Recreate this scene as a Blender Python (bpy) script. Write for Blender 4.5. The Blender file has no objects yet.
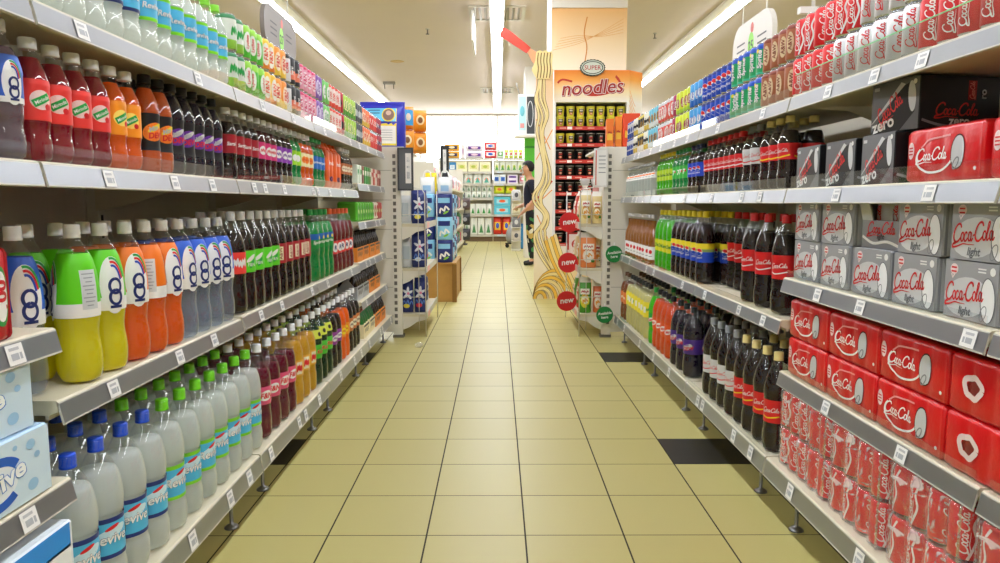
import bpy, math, random
from mathutils import Vector, Matrix
PI = math.pi
RNG = random.Random(11)
SC = bpy.context.scene
COL = SC.collection

# ------------------------------------------------------------------ materials
def lin(h):
    if not isinstance(h, str):
        return tuple(h)
    h = h.lstrip('#')
    r = []
    for i in (0, 2, 4):
        c = int(h[i:i+2], 16) / 255
        r.append(c / 12.92 if c <= .04045 else ((c + .055) / 1.055) ** 2.4)
    return tuple(r)

MATS = {}
def newmat(name):
    m = bpy.data.materials.new(name)
    m.use_nodes = True
    nt = m.node_tree
    nt.nodes.clear()
    out = nt.nodes.new('ShaderNodeOutputMaterial')
    return m, nt, out

def M(col, rough=.45, metal=0., spec=.5, noise=0., bump=0., nscale=40., emit=0., coat=0.):
    key = (col, rough, metal, spec, noise, bump, nscale, emit, coat)
    if key in MATS:
        return MATS[key]
    m, nt, out = newmat('paint_' + str(col).strip('#'))
    b = nt.nodes.new('ShaderNodeBsdfPrincipled')
    c = lin(col)
    b.inputs['Base Color'].default_value = (*c, 1)
    b.inputs['Roughness'].default_value = rough
    b.inputs['Metallic'].default_value = metal
    b.inputs['Specular IOR Level'].default_value = spec
    b.inputs['Coat Weight'].default_value = coat
    if emit:
        b.inputs['Emission Color'].default_value = (*c, 1)
        b.inputs['Emission Strength'].default_value = emit
    if noise or bump:
        tc = nt.nodes.new('ShaderNodeTexCoord')
        n = nt.nodes.new('ShaderNodeTexNoise')
        n.inputs['Scale'].default_value = nscale
        n.inputs['Detail'].default_value = 3
        nt.links.new(tc.outputs['Object'], n.inputs['Vector'])
        if noise:
            mx = nt.nodes.new('ShaderNodeMix'); mx.data_type = 'RGBA'
            mx.inputs['A'].default_value = (*[v * (1 - noise) for v in c], 1)
            mx.inputs['B'].default_value = (*[min(1, v * (1 + noise)) for v in c], 1)
            nt.links.new(n.outputs['Fac'], mx.inputs['Factor'])
            nt.links.new(mx.outputs['Result'], b.inputs['Base Color'])
        if bump:
            bp = nt.nodes.new('ShaderNodeBump')
            bp.inputs['Strength'].default_value = bump
            bp.inputs['Distance'].default_value = .01
            nt.links.new(n.outputs['Fac'], bp.inputs['Height'])
            nt.links.new(bp.outputs['Normal'], b.inputs['Normal'])
    nt.links.new(b.outputs['BSDF'], out.inputs['Surface'])
    MATS[key] = m
    return m

def clear(tint='#ffffff', white=.03, rough=.06, ior=1.45, bump=0., wcol='#ffffff', nscale=25, streak=0.):
    """thin clear plastic: see-through with glossy reflections and a little haze"""
    key = ('clear', tint, white, rough, ior, bump, wcol, nscale, streak)
    if key in MATS:
        return MATS[key]
    m, nt, out = newmat('clear_plastic')
    tr = nt.nodes.new('ShaderNodeBsdfTransparent'); tr.inputs['Color'].default_value = (*lin(tint), 1)
    df = nt.nodes.new('ShaderNodeBsdfDiffuse'); df.inputs['Color'].default_value = (*lin(wcol), 1)
    gl = nt.nodes.new('ShaderNodeBsdfGlossy'); gl.inputs['Roughness'].default_value = rough
    gl.inputs['Color'].default_value = (1, 1, 1, 1)
    fr = nt.nodes.new('ShaderNodeLayerWeight')
    pw = nt.nodes.new('ShaderNodeMath'); pw.operation = 'POWER'; pw.inputs[1].default_value = 4.
    ma = nt.nodes.new('ShaderNodeMath'); ma.operation = 'MULTIPLY_ADD'; ma.inputs[1].default_value = .85; ma.inputs[2].default_value = .05
    ge = nt.nodes.new('ShaderNodeNewGeometry')
    bf = nt.nodes.new('ShaderNodeMath'); bf.operation = 'MULTIPLY_ADD'; bf.inputs[1].default_value = -1.; bf.inputs[2].default_value = 1.
    mu = nt.nodes.new('ShaderNodeMath'); mu.operation = 'MULTIPLY'
    nt.links.new(fr.outputs['Facing'], pw.inputs[0]); nt.links.new(pw.outputs[0], ma.inputs[0])
    nt.links.new(ge.outputs['Backfacing'], bf.inputs[0]); nt.links.new(ma.outputs[0], mu.inputs[0]); nt.links.new(bf.outputs[0], mu.inputs[1])
    m1 = nt.nodes.new('ShaderNodeMixShader'); m1.inputs['Fac'].default_value = white
    m2 = nt.nodes.new('ShaderNodeMixShader')
    nt.links.new(tr.outputs[0], m1.inputs[1]); nt.links.new(df.outputs[0], m1.inputs[2])
    nt.links.new(mu.outputs[0], m2.inputs['Fac'])
    nt.links.new(m1.outputs[0], m2.inputs[1]); nt.links.new(gl.outputs[0], m2.inputs[2])
    if bump:
        tc = nt.nodes.new('ShaderNodeTexCoord')
        n = nt.nodes.new('ShaderNodeTexNoise'); n.inputs['Scale'].default_value = nscale
        n.inputs['Distortion'].default_value = 1.2
        nt.links.new(tc.outputs['Object'], n.inputs['Vector'])
        bp = nt.nodes.new('ShaderNodeBump'); bp.inputs['Strength'].default_value = bump
        bp.inputs['Distance'].default_value = .012
        nt.links.new(n.outputs['Fac'], bp.inputs['Height'])
        if streak:
            n2 = nt.nodes.new('ShaderNodeTexNoise'); n2.inputs['Scale'].default_value = nscale*.8; n2.inputs['Distortion'].default_value = 2.5; n2.inputs['Detail'].default_value = 4
            nt.links.new(tc.outputs['Object'], n2.inputs['Vector'])
            mr = nt.nodes.new('ShaderNodeMapRange'); mr.interpolation_type = 'SMOOTHSTEP'
            mr.inputs['From Min'].default_value = .56; mr.inputs['From Max'].default_value = .70; mr.inputs['To Min'].default_value = white; mr.inputs['To Max'].default_value = streak
            nt.links.new(n2.outputs['Fac'], mr.inputs['Value']); nt.links.new(mr.outputs[0], m1.inputs['Fac'])
        nt.links.new(bp.outputs['Normal'], gl.inputs['Normal']); nt.links.new(bp.outputs['Normal'], fr.inputs['Normal'])
    nt.links.new(m2.outputs[0], out.inputs['Surface'])
    MATS[key] = m
    return m

def liquid(col, trans=.35, see=0.):
    """coloured drink: diffuse body with light passing through it"""
    key = ('liq', col, trans, see)
    if key in MATS:
        return MATS[key]
    m, nt, out = newmat('drink_' + col.strip('#'))
    c = (*lin(col), 1)
    b = nt.nodes.new('ShaderNodeBsdfPrincipled')
    b.inputs['Base Color'].default_value = c
    b.inputs['Roughness'].default_value = .12
    b.inputs['IOR'].default_value = 1.12
    t = nt.nodes.new('ShaderNodeBsdfTranslucent'); t.inputs['Color'].default_value = c
    mx = nt.nodes.new('ShaderNodeMixShader'); mx.inputs['Fac'].default_value = trans
    nt.links.new(b.outputs[0], mx.inputs[1]); nt.links.new(t.outputs[0], mx.inputs[2])
    last = mx
    if see:
        tr = nt.nodes.new('ShaderNodeBsdfTransparent'); tr.inputs['Color'].default_value = c
        m3 = nt.nodes.new('ShaderNodeMixShader'); m3.inputs['Fac'].default_value = see
        nt.links.new(mx.outputs[0], m3.inputs[1]); nt.links.new(tr.outputs[0], m3.inputs[2])
        last = m3
    nt.links.new(last.outputs[0], out.inputs['Surface'])
    MATS[key] = m
    return m

def refract(col, ior=1.33):
    key = ('refr', col)
    if key in MATS:
        return MATS[key]
    m, nt, out = newmat('clear_drink')
    b = nt.nodes.new('ShaderNodeBsdfPrincipled')
    b.inputs['Base Color'].default_value = (*lin(col), 1)
    b.inputs['Roughness'].default_value = .03
    b.inputs['IOR'].default_value = ior
    b.inputs['Transmission Weight'].default_value = 1
    nt.links.new(b.outputs[0], out.inputs['Surface'])
    MATS[key] = m
    return m

def ramp_mat(name, stops, axis='Z', lo=0., hi=1., rough=.4):
    """printed colour ramp along an object axis"""
    m, nt, out = newmat(name)
    tc = nt.nodes.new('ShaderNodeTexCoord'); sp = nt.nodes.new('ShaderNodeSeparateXYZ')
    mr = nt.nodes.new('ShaderNodeMapRange')
    mr.inputs['From Min'].default_value = lo; mr.inputs['From Max'].default_value = hi
    cr = nt.nodes.new('ShaderNodeValToRGB')
    e = cr.color_ramp.elements
    e[0].position = stops[0][0]; e[0].color = (*lin(stops[0][1]), 1)
    e[1].position = stops[-1][0]; e[1].color = (*lin(stops[-1][1]), 1)
    for p, c in stops[1:-1]:
        x = e.new(p); x.color = (*lin(c), 1)
    b = nt.nodes.new('ShaderNodeBsdfPrincipled'); b.inputs['Roughness'].default_value = rough
    nt.links.new(tc.outputs['Object'], sp.inputs[0]); nt.links.new(sp.outputs[axis], mr.inputs['Value'])
    nt.links.new(mr.outputs[0], cr.inputs[0]); nt.links.new(cr.outputs[0], b.inputs['Base Color'])
    nt.links.new(b.outputs[0], out.inputs['Surface'])
    return m

# ------------------------------------------------------------------ mesh builder
class MB:
    def __init__(s):
        s.v = []; s.f = []; s.m = []; s.sm = []; s.mats = []
    def mi(s, mat):
        if mat not in s.mats:
            s.mats.append(mat)
        return s.mats.index(mat)
    def face(s, idx, mat, smooth=False):
        s.f.append(tuple(idx)); s.m.append(s.mi(mat)); s.sm.append(smooth)
    def box(s, x0, x1, y0, y1, z0, z1, mat, bev=0.):
        if x0 > x1: x0, x1 = x1, x0
        if y0 > y1: y0, y1 = y1, y0
        if bev:
            pts = []
            b = min(bev, (x1-x0)*.45, (y1-y0)*.45, (z1-z0)*.45)
            rings = [(b, z0), (0, z0 + b), (0, z1 - b), (b, z1)]
            n0 = len(s.v)
            for ins, z in rings:
                q = ins
                for (x, y) in ((x0+b+q*.0, y0+q), (x1-b, y0+q), (x1-q, y0+b), (x1-q, y1-b), (x1-b, y1-q), (x0+b, y1-q), (x0+q, y1-b), (x0+q, y0+b)):
                    s.v.append((min(max(x, x0+q), x1-q), min(max(y, y0+q), y1-q), z))
            for r in range(3):
                for i in range(8):
                    j = (i+1) % 8
                    s.face((n0+r*8+i, n0+r*8+j, n0+r*8+8+j, n0+r*8+8+i), mat)
            s.face([n0+i for i in range(7, -1, -1)], mat); s.face([n0+24+i for i in range(8)], mat)
            return
        n = len(s.v)
        s.v += [(x0,y0,z0),(x1,y0,z0),(x1,y1,z0),(x0,y1,z0),(x0,y0,z1),(x1,y0,z1),(x1,y1,z1),(x0,y1,z1)]
        for q in ((3,2,1,0),(4,5,6,7),(0,1,5,4),(1,2,6,5),(2,3,7,6),(3,0,4,7)):
            s.face([n+i for i in q], mat)
    def prism(s, poly, axis, a, b, mat, smooth=False):
        """extrude a 2-D polygon along axis (0: poly=(y,z), 1: poly=(x,z), 2: poly=(x,y))"""
        n = len(s.v); k = len(poly)
        for t in (a, b):
            for (p, q) in poly:
                s.v.append((t,p,q) if axis == 0 else (p,t,q) if axis == 1 else (p,q,t))
        s.face([n+i for i in range(k-1,-1,-1)], mat); s.face([n+k+i for i in range(k)], mat)
        for i in range(k):
            j = (i+1) % k
            s.face((n+i, n+j, n+k+j, n+k+i), mat, smooth)
    def lathe(s, prof, mat, seg=24, lobes=None, cx=0., cy=0., close=True, smooth=True, z=0.):
        """prof: [(r, z[, mat])]; the material of a ring is that of its lower point"""
        n = len(s.v); k = len(prof)
        for p in prof:
            for i in range(seg):
                a = 2*PI*i/seg
                r = p[0]
                if lobes: r *= lobes(a, p[1])
                s.v.append((cx + r*math.sin(a), cy - r*math.cos(a), z + p[1]))
        for j in range(k-1):
            mm = prof[j][2] if len(prof[j]) > 2 else mat
            for i in range(seg):
                i2 = (i+1) % seg
                s.face((n+j*seg+i, n+j*seg+i2, n+(j+1)*seg+i2, n+(j+1)*seg+i), mm, smooth)
        if close:
            if prof[0][0] > 1e-5: s.face([n+i for i in range(seg-1,-1,-1)], prof[0][2] if len(prof[0])>2 else mat)
            if prof[-1][0] > 1e-5: s.face([n+(k-1)*seg+i for i in range(seg)], prof[-1][2] if len(prof[-1])>2 else mat)
    def tube(s, pts, r, mat, seg=8, closed=False):
        P = [Vector(p) for p in pts]; n = len(s.v); k = len(P)
        up = Vector((0.13, 0.21, .97)).normalized()
        for i, p in enumerate(P):
            a = P[(i-1) % k] if (i > 0 or closed) else P[i]
            b = P[(i+1) % k] if (i < k-1 or closed) else P[i]
            d = (b-a).normalized()
            u = d.cross(up)
            if u.length < 1e-3: u = d.cross(Vector((1,0,0)))
            u.normalize(); w = d.cross(u)
            rr = r[i] if isinstance(r, (list, tuple)) else r
            for q in range(seg):
                t = 2*PI*q/seg
                s.v.append(tuple(p + u*rr*math.cos(t) + w*rr*math.sin(t)))
        for i in range(k if closed else k-1):
            i2 = (i+1) % k
            for q in range(seg):
                q2 = (q+1) % seg
                s.face((n+i*seg+q, n+i*seg+q2, n+i2*seg+q2, n+i2*seg+q), mat, True)
        if not closed:
            s.face([n+q for q in range(seg-1,-1,-1)], mat); s.face([n+(k-1)*seg+q for q in range(seg)], mat)
    def decal(s, shape, fn, mat, off):
        vs, fs = shape
        n = len(s.v)
        for (a, b) in vs:
            s.v.append(fn(a, b, off))
        for f in fs:
            s.face([n+i for i in f], mat)
    def build(s, name, parent=None, origin=(0,0,0), mesh_only=False):
        me = bpy.data.meshes.new(name)
        ox, oy, oz = origin
        me.from_pydata([(x-ox, y-oy, z-oz) for x, y, z in s.v], [], s.f)
        for m in s.mats: me.materials.append(m)
        me.polygons.foreach_set('material_index', s.m)
        me.polygons.foreach_set('use_smooth', s.sm)
        me.update()
        o = bpy.data.objects.new(name, me)
        COL.objects.link(o)
        if parent is not None: o.parent = parent
        return o

# ------------------------------------------------------------------ flat shapes for print
TXT = {}
def text(string, size=1., shear=0., bold=0., align='CENTER'):
    key = (string, shear, bold, align)
    if key not in TXT:
        cu = bpy.data.curves.new('lettering', 'FONT')
        cu.body = string; cu.size = 1.; cu.shear = shear; cu.offset = bold; cu.align_x = align
        cu.resolution_u = 3
        ob = bpy.data.objects.new('lettering', cu); COL.objects.link(ob)
        dg = bpy.context.evaluated_depsgraph_get(); dg.update()
        me = bpy.data.meshes.new_from_object(ob.evaluated_get(dg))
        vs = [(v.co.x, v.co.y) for v in me.vertices]
        fs = [tuple(p.vertices) for p in me.polygons]
        bpy.data.objects.remove(ob); bpy.data.curves.remove(cu); bpy.data.meshes.remove(me)
        ys = [y for _, y in vs] or [0]
        mid = (min(ys)+max(ys))/2
        TXT[key] = ([(x, y-mid) for x, y in vs], fs)
    vs, fs = TXT[key]
    return [(x*size, y*size) for x, y in vs], fs
def tr(shape, dx=0., dy=0., rot=0., sx=1., sy=1., shear=0.):
    c, n = math.cos(rot), math.sin(rot)
    vs = []
    for x, y in shape[0]:
        x, y = x*sx + y*shear, y*sy
        vs.append((x*c - y*n + dx, x*n + y*c + dy))
    return vs, shape[1]
def join(*shapes):
    V = []; F = []
    for vs, fs in shapes:
        n = len(V); V += vs; F += [tuple(n+i for i in f) for f in fs]
    return V, F
def rect(w, h, cx=0., cy=0., n=6, m=1, skew=0.):
    vs = []; fs = []
    for j in range(m+1):
        for i in range(n+1):
            y = -h/2 + h*j/m
            vs.append((cx - w/2 + w*i/n + y*skew, cy + y))
    for j in range(m):
        for i in range(n):
            a = j*(n+1)+i
            fs.append((a, a+1, a+n+2, a+n+1))
    return vs, fs
def ell(rx, ry, cx=0., cy=0., seg=20, rings=3, a0=0., a1=2*PI):
    vs = [(cx, cy)]; fs = []
    full = abs(a1-a0-2*PI) < 1e-6
    k = seg if full else seg+1
    for r in range(1, rings+1):
        for i in range(k):
            a = a0 + (a1-a0)*i/seg
            vs.append((cx + rx*r/rings*math.cos(a), cy + ry*r/rings*math.sin(a)))
    for i in range(seg):
        i2 = (i+1) % k
        fs.append((0, 1+i, 1+i2))
        for r in range(rings-1):
            fs.append((1+r*k+i, 1+(r+1)*k+i, 1+(r+1)*k+i2, 1+r*k+i2))
    return vs, fs
def smooth(pts, n=5):
    out = []
    P = [pts[0]] + list(pts) + [pts[-1]]
    for i in range(1, len(P)-2):
        for q in range(n):
            t = q/n
            a, b, c, d = P[i-1], P[i], P[i+1], P[i+2]
            out.append(tuple(.5*(2*b[k] + (c[k]-a[k])*t + (2*a[k]-5*b[k]+4*c[k]-d[k])*t*t + (3*b[k]-a[k]-3*c[k]+d[k])*t**3) for k in range(len(b))))
    out.append(tuple(pts[-1]))
    return out
def ribbon(pts, w):
    vs = []; fs = []
    k = len(pts)
    for i, (x, y) in enumerate(pts):
        a = pts[max(0, i-1)]; b = pts[min(k-1, i+1)]
        dx, dy = b[0]-a[0], b[1]-a[1]
        l = math.hypot(dx, dy) or 1
        ww = w(i/(k-1)) if callable(w) else w
        vs += [(x - dy/l*ww/2, y + dx/l*ww/2), (x + dy/l*ww/2, y - dx/l*ww/2)]
    for i in range(k-1):
        fs.append((2*i, 2*i+1, 2*i+3, 2*i+2))
    return vs, fs
def ring(rx, ry, w, cx=0., cy=0., seg=24, a0=0., a1=2*PI):
    return ribbon([(cx + rx*math.cos(a0+(a1-a0)*i/seg), cy + ry*math.sin(a0+(a1-a0)*i/seg)) for i in range(seg+1)], w)
def script_mark():
    w = .13
    def C(dx): return ribbon(smooth([(dx+.80,.78),(dx+.70,.96),(dx+.48,1.0),(dx+.24,.84),(dx+.08,.55),(dx+.08,.25),(dx+.25,.03),(dx+.52,.02),(dx+.80,.22)]), w)
    def o(cx): return ring(.15, .24, w*.85, cx, .27)
    def a(cx): return join(ring(.14, .24, w*.85, cx, .27), ribbon(smooth([(cx+.15,.5),(cx+.14,.12),(cx+.22,.02),(cx+.34,.18)]), w*.8))
    parts = [C(0), o(.98), ribbon(smooth([(1.46,.42),(1.34,.52),(1.22,.4),(1.18,.2),(1.28,.03),(1.42,.06),(1.54,.2)]), w*.85), a(1.74),
             ribbon([(2.06,.3),(2.26,.36)], w*.8), C(2.22), o(3.2),
             ribbon(smooth([(3.38,.15),(3.52,.55),(3.62,.9),(3.55,1.0),(3.46,.8),(3.44,.2),(3.52,.02),(3.64,.14)]), w*.8), a(3.84),
             ribbon(smooth([(.35,-.02),(.08,-.1),(.05,-.26),(.5,-.24),(1.1,-.12),(1.6,-.16),(2.3,-.2)]), lambda t: .14*(1-t)+.03)]
    v, f = join(*parts)
    return [((x-2.05+y*.18)/4.2, (y-.4)/4.2) for x, y in v], f
SCRIPT = script_mark()          # unit width
def script(w, **k): return tr(SCRIPT, sx=w, sy=w, **k) if k else tr(SCRIPT, sx=w, sy=w)

# ------------------------------------------------------------------ scene helpers
def tag(o, label, cat, group=None, kind=None):
    if label: o['label'] = label
    if cat: o['category'] = cat
    if group: o['group'] = group
    if kind: o['kind'] = kind
    return o
def thing(name, loc, label, cat, group=None, rz=0.):
    o = bpy.data.objects.new(name, None)
    o.empty_display_size = .05
    COL.objects.link(o)
    o.location = loc; o.rotation_euler = (0, 0, rz)
    return tag(o, label, cat, group)
KIDS = {}
def copy_tree(o, parent=None):
    c = o.copy(); COL.objects.link(c)
    if parent is not None: c.parent = parent
    for ch in KIDS.setdefault(o.name, [k for k in o.children]):
        copy_tree(ch, c)
    return c
PROTO = {}
def place(kind, loc, rz, label, group, fn=None):
    """first call builds the thing, later calls copy it with its parts"""
    if kind not in PROTO:
        o = (fn or BUILD[kind])()
        PROTO[kind] = o
        # children are recorded once so that copies of copies never chain
        def rec(q):
            KIDS[q.name] = list(q.children)
            for c in q.children: rec(c)
        rec(o)
    else:
        o = copy_tree(PROTO[kind])
    o.location = loc; o.rotation_euler = (0, 0, rz)
    o['label'] = label
    if group: o['group'] = group
    return o
ORD = ['first','second','third','fourth','fifth','sixth','seventh','eighth','ninth','tenth','eleventh','twelfth','thirteenth','fourteenth','fifteenth','sixteenth','seventeenth','eighteenth','nineteenth']
def struct(name, mb, origin=(0,0,0)):
    o = mb.build(name, None, origin); o.location = origin; o['kind'] = 'structure'
    return o
BUILD = {}
# the photograph's camera, used for reading where things stand
F_PX = 722.
PITCH = math.atan((281.5-203)/F_PX); YAW = math.atan((500-497.2)/F_PX)
def at(u, v, y):
    """the point in the vertical plane Y = y that the photograph shows at (u, v)"""
    dx, dz = (u-500)/F_PX, -(v-281.5)/F_PX
    c, s = math.cos(PITCH), math.sin(PITCH)
    fy, fz = c + dz*s, -s + dz*c
    X, Y = dx*math.cos(YAW) + fy*math.sin(YAW), -dx*math.sin(YAW) + fy*math.cos(YAW)
    k = y/Y
    return X*k, 1. + fz*k
# ------------------------------------------------------------------ bottles
PROF = {
 'pet15': [(.62,0),(.86,.012),(.96,.04),(1,.10),(1,.22),(.94,.29),(.93,.33),(.985,.40),(1,.46),(1,.62),(.96,.68),(.84,.74),(.68,.795),(.51,.85),(.38,.893),(.335,.912),(.33,.93),(.32,.985)],
 'hour':  [(.62,0),(.86,.012),(.97,.05),(1,.12),(.99,.19),(.93,.25),(.92,.30),(.93,.50),(.97,.56),(1,.60),(.98,.65),(.88,.715),(.73,.78),(.55,.84),(.40,.89),(.335,.91),(.33,.93),(.32,.985)],
 'plus':  [(.60,0),(.84,.012),(.95,.05),(1,.13),(.98,.20),(.91,.27),(.90,.32),(.96,.39),(1,.45),(1,.54),(.97,.62),(.90,.70),(.78,.775),(.60,.835),(.44,.875),(.335,.90),(.32,.925),(.32,.985)],
 'isot':  [(.66,0),(.88,.012),(.97,.04),(1,.10),(1,.17),(.95,.21),(.94,.25),(.94,.50),(.97,.53),(1,.58),(1,.63),(.95,.70),(.83,.775),(.64,.84),(.45,.885),(.335,.91),(.32,.93),(.32,.985)],
 'pet05': [(.60,0),(.85,.015),(.97,.05),(1,.11),(.96,.18),(.90,.24),(.96,.30),(.98,.34),(.98,.60),(1,.62),(.97,.66),(.85,.73),(.68,.79),(.52,.845),(.435,.885),(.42,.92),(.41,.985)],
 'glass': [(.86,0),(.97,.01),(1,.03),(1,.48),(.97,.54),(.82,.61),(.60,.67),(.47,.72),(.43,.80),(.40,.90),(.44,.915),(.44,.94),(.40,.945),(.40,.985)],
}
def prof_r(prof, H, R):
    def f(z):
        t = z/H
        P = PROF[prof]
        for (r0, z0), (r1, z1) in zip(P, P[1:]):
            if z0 <= t <= z1:
                return R*(r0 + (r1-r0)*(t-z0)/(z1-z0))
        return R*P[0][0] if t < 0 else R*P[-1][0]
    return f
def wrap(rf, phi=0., z0=0.):
    def fn(s, t, off):
        z = z0+t
        r = rf(z)+off
        a = phi + s/max(r, .004)
        return (r*math.sin(a), -r*math.cos(a), z)
    return fn
SHELL = clear('#fafbfb', .012, .03)
SHELLG = clear('#e2f4e2', .012, .03)
def petal(a, z):
    return 1 if z > .022 else 1 - .10*(1-z/.022)*(.5+.5*math.cos(5*a))

def bottle(name, cat, prof, H, R, drink, fill, cap, bands=(), decals=(), shell=None, seg=24, cap2=None, lab_z=None, neck=None, capname='cap'):
    o = thing(name, (0,0,0), None, cat)
    rf = prof_r(prof, H, R)
    P = [(r, max(z, 0.)) for r, z in smooth([(r*R, z*H) for r, z in PROF[prof]], 3)]
    b = MB(); b.lathe(P, shell or SHELL, seg, petal if prof != 'glass' else None); b.build('plastic_shell' if prof != 'glass' else 'glass_shell', o)
    zf = fill*H
    L = [(max(r-.0013, .002), z+.0012) for r, z in P if z < zf-.003] + [(rf(zf)-.0013, zf), (.0, zf)]
    d = MB(); d.lathe(L, drink, seg, petal if prof != 'glass' else None); d.build('drink', o)
    rc = .0152 if prof not in ('glass',) else R*.47
    c = MB()
    zc = H*.932 if prof != 'glass' else H*.945
    lob = lambda a, z: 1 + .03*math.cos(12*a)*(1 if zc+.004 < z < H-.003 else 0)
    c.lathe([(rc*1.0, zc-.006), (rc*1.04, zc-.005), (rc*1.04, zc-.001), (rc, zc), (rc*1.0, zc+.005), (rc, H-.003), (rc*.93, H-.0005), (rc*.6, H)], cap, 24, lob)
    c.build(capname, o)
    if bands:
        l = MB(); z0, z1 = lab_z[0]*H, lab_z[1]*H
        off = .0006
        ring_pts = []
        cuts = sorted(set([z0, z1] + [z0+(z1-z0)*f for bd in bands for f in bd[:2]] + [z for _, z in P if z0 < z < z1]))
        for z in cuts:
            t = (z-z0)/(z1-z0)
            mm = [bd[2] for bd in bands if bd[0]-1e-4 <= t < bd[1]-1e-4] or [bands[-1][2]]
            ring_pts.append((rf(z)+off, z, mm[0]))
        l.lathe(ring_pts, bands[0][2], seg, None, close=False)
        for shp, mat, phi, tf, layer in decals:
            l.decal(shp, wrap(rf, phi, z0+(z1-z0)*tf), mat, off+.00045*layer)
        l.build('label', o)
    if neck:
        nm, z0, z1, decs = neck
        l = MB(); zz = [z0*H + (z1-z0)*H*i/4 for i in range(5)]
        l.lathe([(rf(z)+.0009, z) for z in zz], nm, seg, None, close=False)
        for shp, mat, phi, tf, layer in decs:
            l.decal(shp, wrap(rf, phi, z0*H+(z1-z0)*H*tf), mat, .0009+.0006*layer)
        l.build('neck_label', o)
    return o

WHITE = M('#f2f2f0', .45); CAPW = M('#eceff0', .4); CAPB = M('#1c4fd0', .35); CAPG = M('#7ed321', .35)
CAPY = M('#e8d690', .4); CAPS = M('#8e9299', .35); CAPR = M('#d8262a', .35); CAPO = M('#f0642a', .35)
CAPK = M('#1b1d20', .35); CAPYY = M('#ecd722', .4); CAPGR = M('#1d9a3c', .4); CAPN = M('#20305c', .4)
RED = M('#d81e24', .4); DRED = M('#8f1a22', .4); BLUE = M('#1d49b8', .4); NAVY = M('#1b2c6b', .4); SKY = M('#3fb4e4', .4)
LIME = M('#7ddc1e', .4); GREEN = M('#1fa548', .4); YEL = M('#f3dc25', .4); ORG = M('#f58220', .4); PUR = M('#6b2fa0', .4)
PINK = M('#e2427e', .4); BLK = M('#17171a', .4); SILV = M('#c4c6ca', .32, .55); LGREY = M('#d4d6d8', .5); GREY = M('#8c8f94', .5)
CYAN = M('#78cfee', .4); PALE = M('#cfeaf5', .4); GOLD = M('#d8a423', .35, .3); TEAL = M('#159a93', .4); CREAM = M('#efe6c8', .5)
COLA = liquid('#160604', .03); COLAR = liquid('#4a0f18', .25); ORANGE = liquid('#ff6e0a', .4); LEMON = liquid('#f4ea10', .4)
MILKY = liquid('#f6faf7', .5, .34); GRAPE = liquid('#6a0f28', .3); GOLDEN = liquid('#e8b52a', .45); SPRITE = liquid('#18b060', .45, .1)
LIMEG = liquid('#58e018', .45); PALEY = liquid('#ece6a0', .45, .15); CLEARD = liquid('#e2e9f5', .5, .78); CHERRY = liquid('#7a1420', .35)
STRAW = liquid('#a01228', .35); AMBER = liquid('#b8742a', .4, .15); CLEARG = liquid('#e6ece8', .4, .45); PURD = liquid('#150a1e', .05)

def d_100(bg_white=True, k=1.):
    """white panel with three colour arcs and a lengthwise 100"""
    out = []
    if k > .9:
        out.append((rect(.034, .080, 0, -.002, 8, 5), M('#d3d8da', .45), 2.1, .45, 1))
        for j in range(9): out.append((rect(.026 - .006*(j % 3), .0022, -.001, .030-.008*j, 5), M('#9aa2a8', .5), 2.1, .45, 2))
    for phi in ((0., -2.1) if k > .9 else (0., 2.1, -2.1)):
        out.append((ell(.029*k, .062*k, 0, -.004*k, 26, 5), WHITE, phi, .45, 1))
        for j, m in enumerate((GREEN, RED, BLUE)):
            out.append((ring(.0265*k-.0048*k*j, .060*k-.008*k*j, .0050*k, 0, -.006*k, 16, .30, 1.75), m, phi, .45, 2))
        n = join(tr(rect(.0060*k, .026*k, n=2, m=4), -.033*k, 0), ring(.0155*k, .0125*k, .0062*k, -.012*k, 0), ring(.0155*k, .0125*k, .0062*k, .012*k, 0))
        out.append((tr(n, .002*k, -.014*k, PI/2), NAVY, phi, .42, 3))
    return out
def d_script(mat, w, tf, n=2, ph=0., swash=None, extra=()):
    out = []
    for i in range(n):
        phi = ph + 2*PI*i/n
        out.append((script(w), mat, phi, tf, 2))
        for e in extra: out.append((e[0], e[1], phi + e[2], e[3], e[4]))
    return out
def d_text(s, size, mat, tf, n=2, shear=.0, bold=.01, back=None, rot=0., ph=0., bb=.035):
    out = []
    for i in range(n):
        phi = ph + 2*PI*i/n
        if back: out.append((tr(text(s, size, shear, bb), 0, 0, rot), back, phi, tf, 2))
        out.append((tr(text(s, size, shear, bold), 0, 0, rot), mat, phi, tf, 3))
    return out
def d_pepsi(r, tf, n=2):
    out = []
    for i in range(n):
        phi = 2*PI*i/n
        out.append((ell(r, r), WHITE, phi, tf, 1))
        out.append((ell(r*.93, r*.93, 0, 0, 14, 3, .12, PI-.5), RED, phi, tf, 2))
        out.append((ell(r*.93, r*.93, 0, 0, 14, 3, PI+.12, 2*PI-.5), BLUE, phi, tf, 2))
        out.append((text('pepsi', r*.85, 0, .01), WHITE, phi+ .0, tf-.3, 2))
    return out
def squig(w, h, k=3, t=.2):
    return ribbon(smooth([(-w/2 + w*i/(2*k), (h/2 if i % 2 else -h/2)*(1-.2*(i % 3))) for i in range(2*k+1)], 3), h*t)

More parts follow.
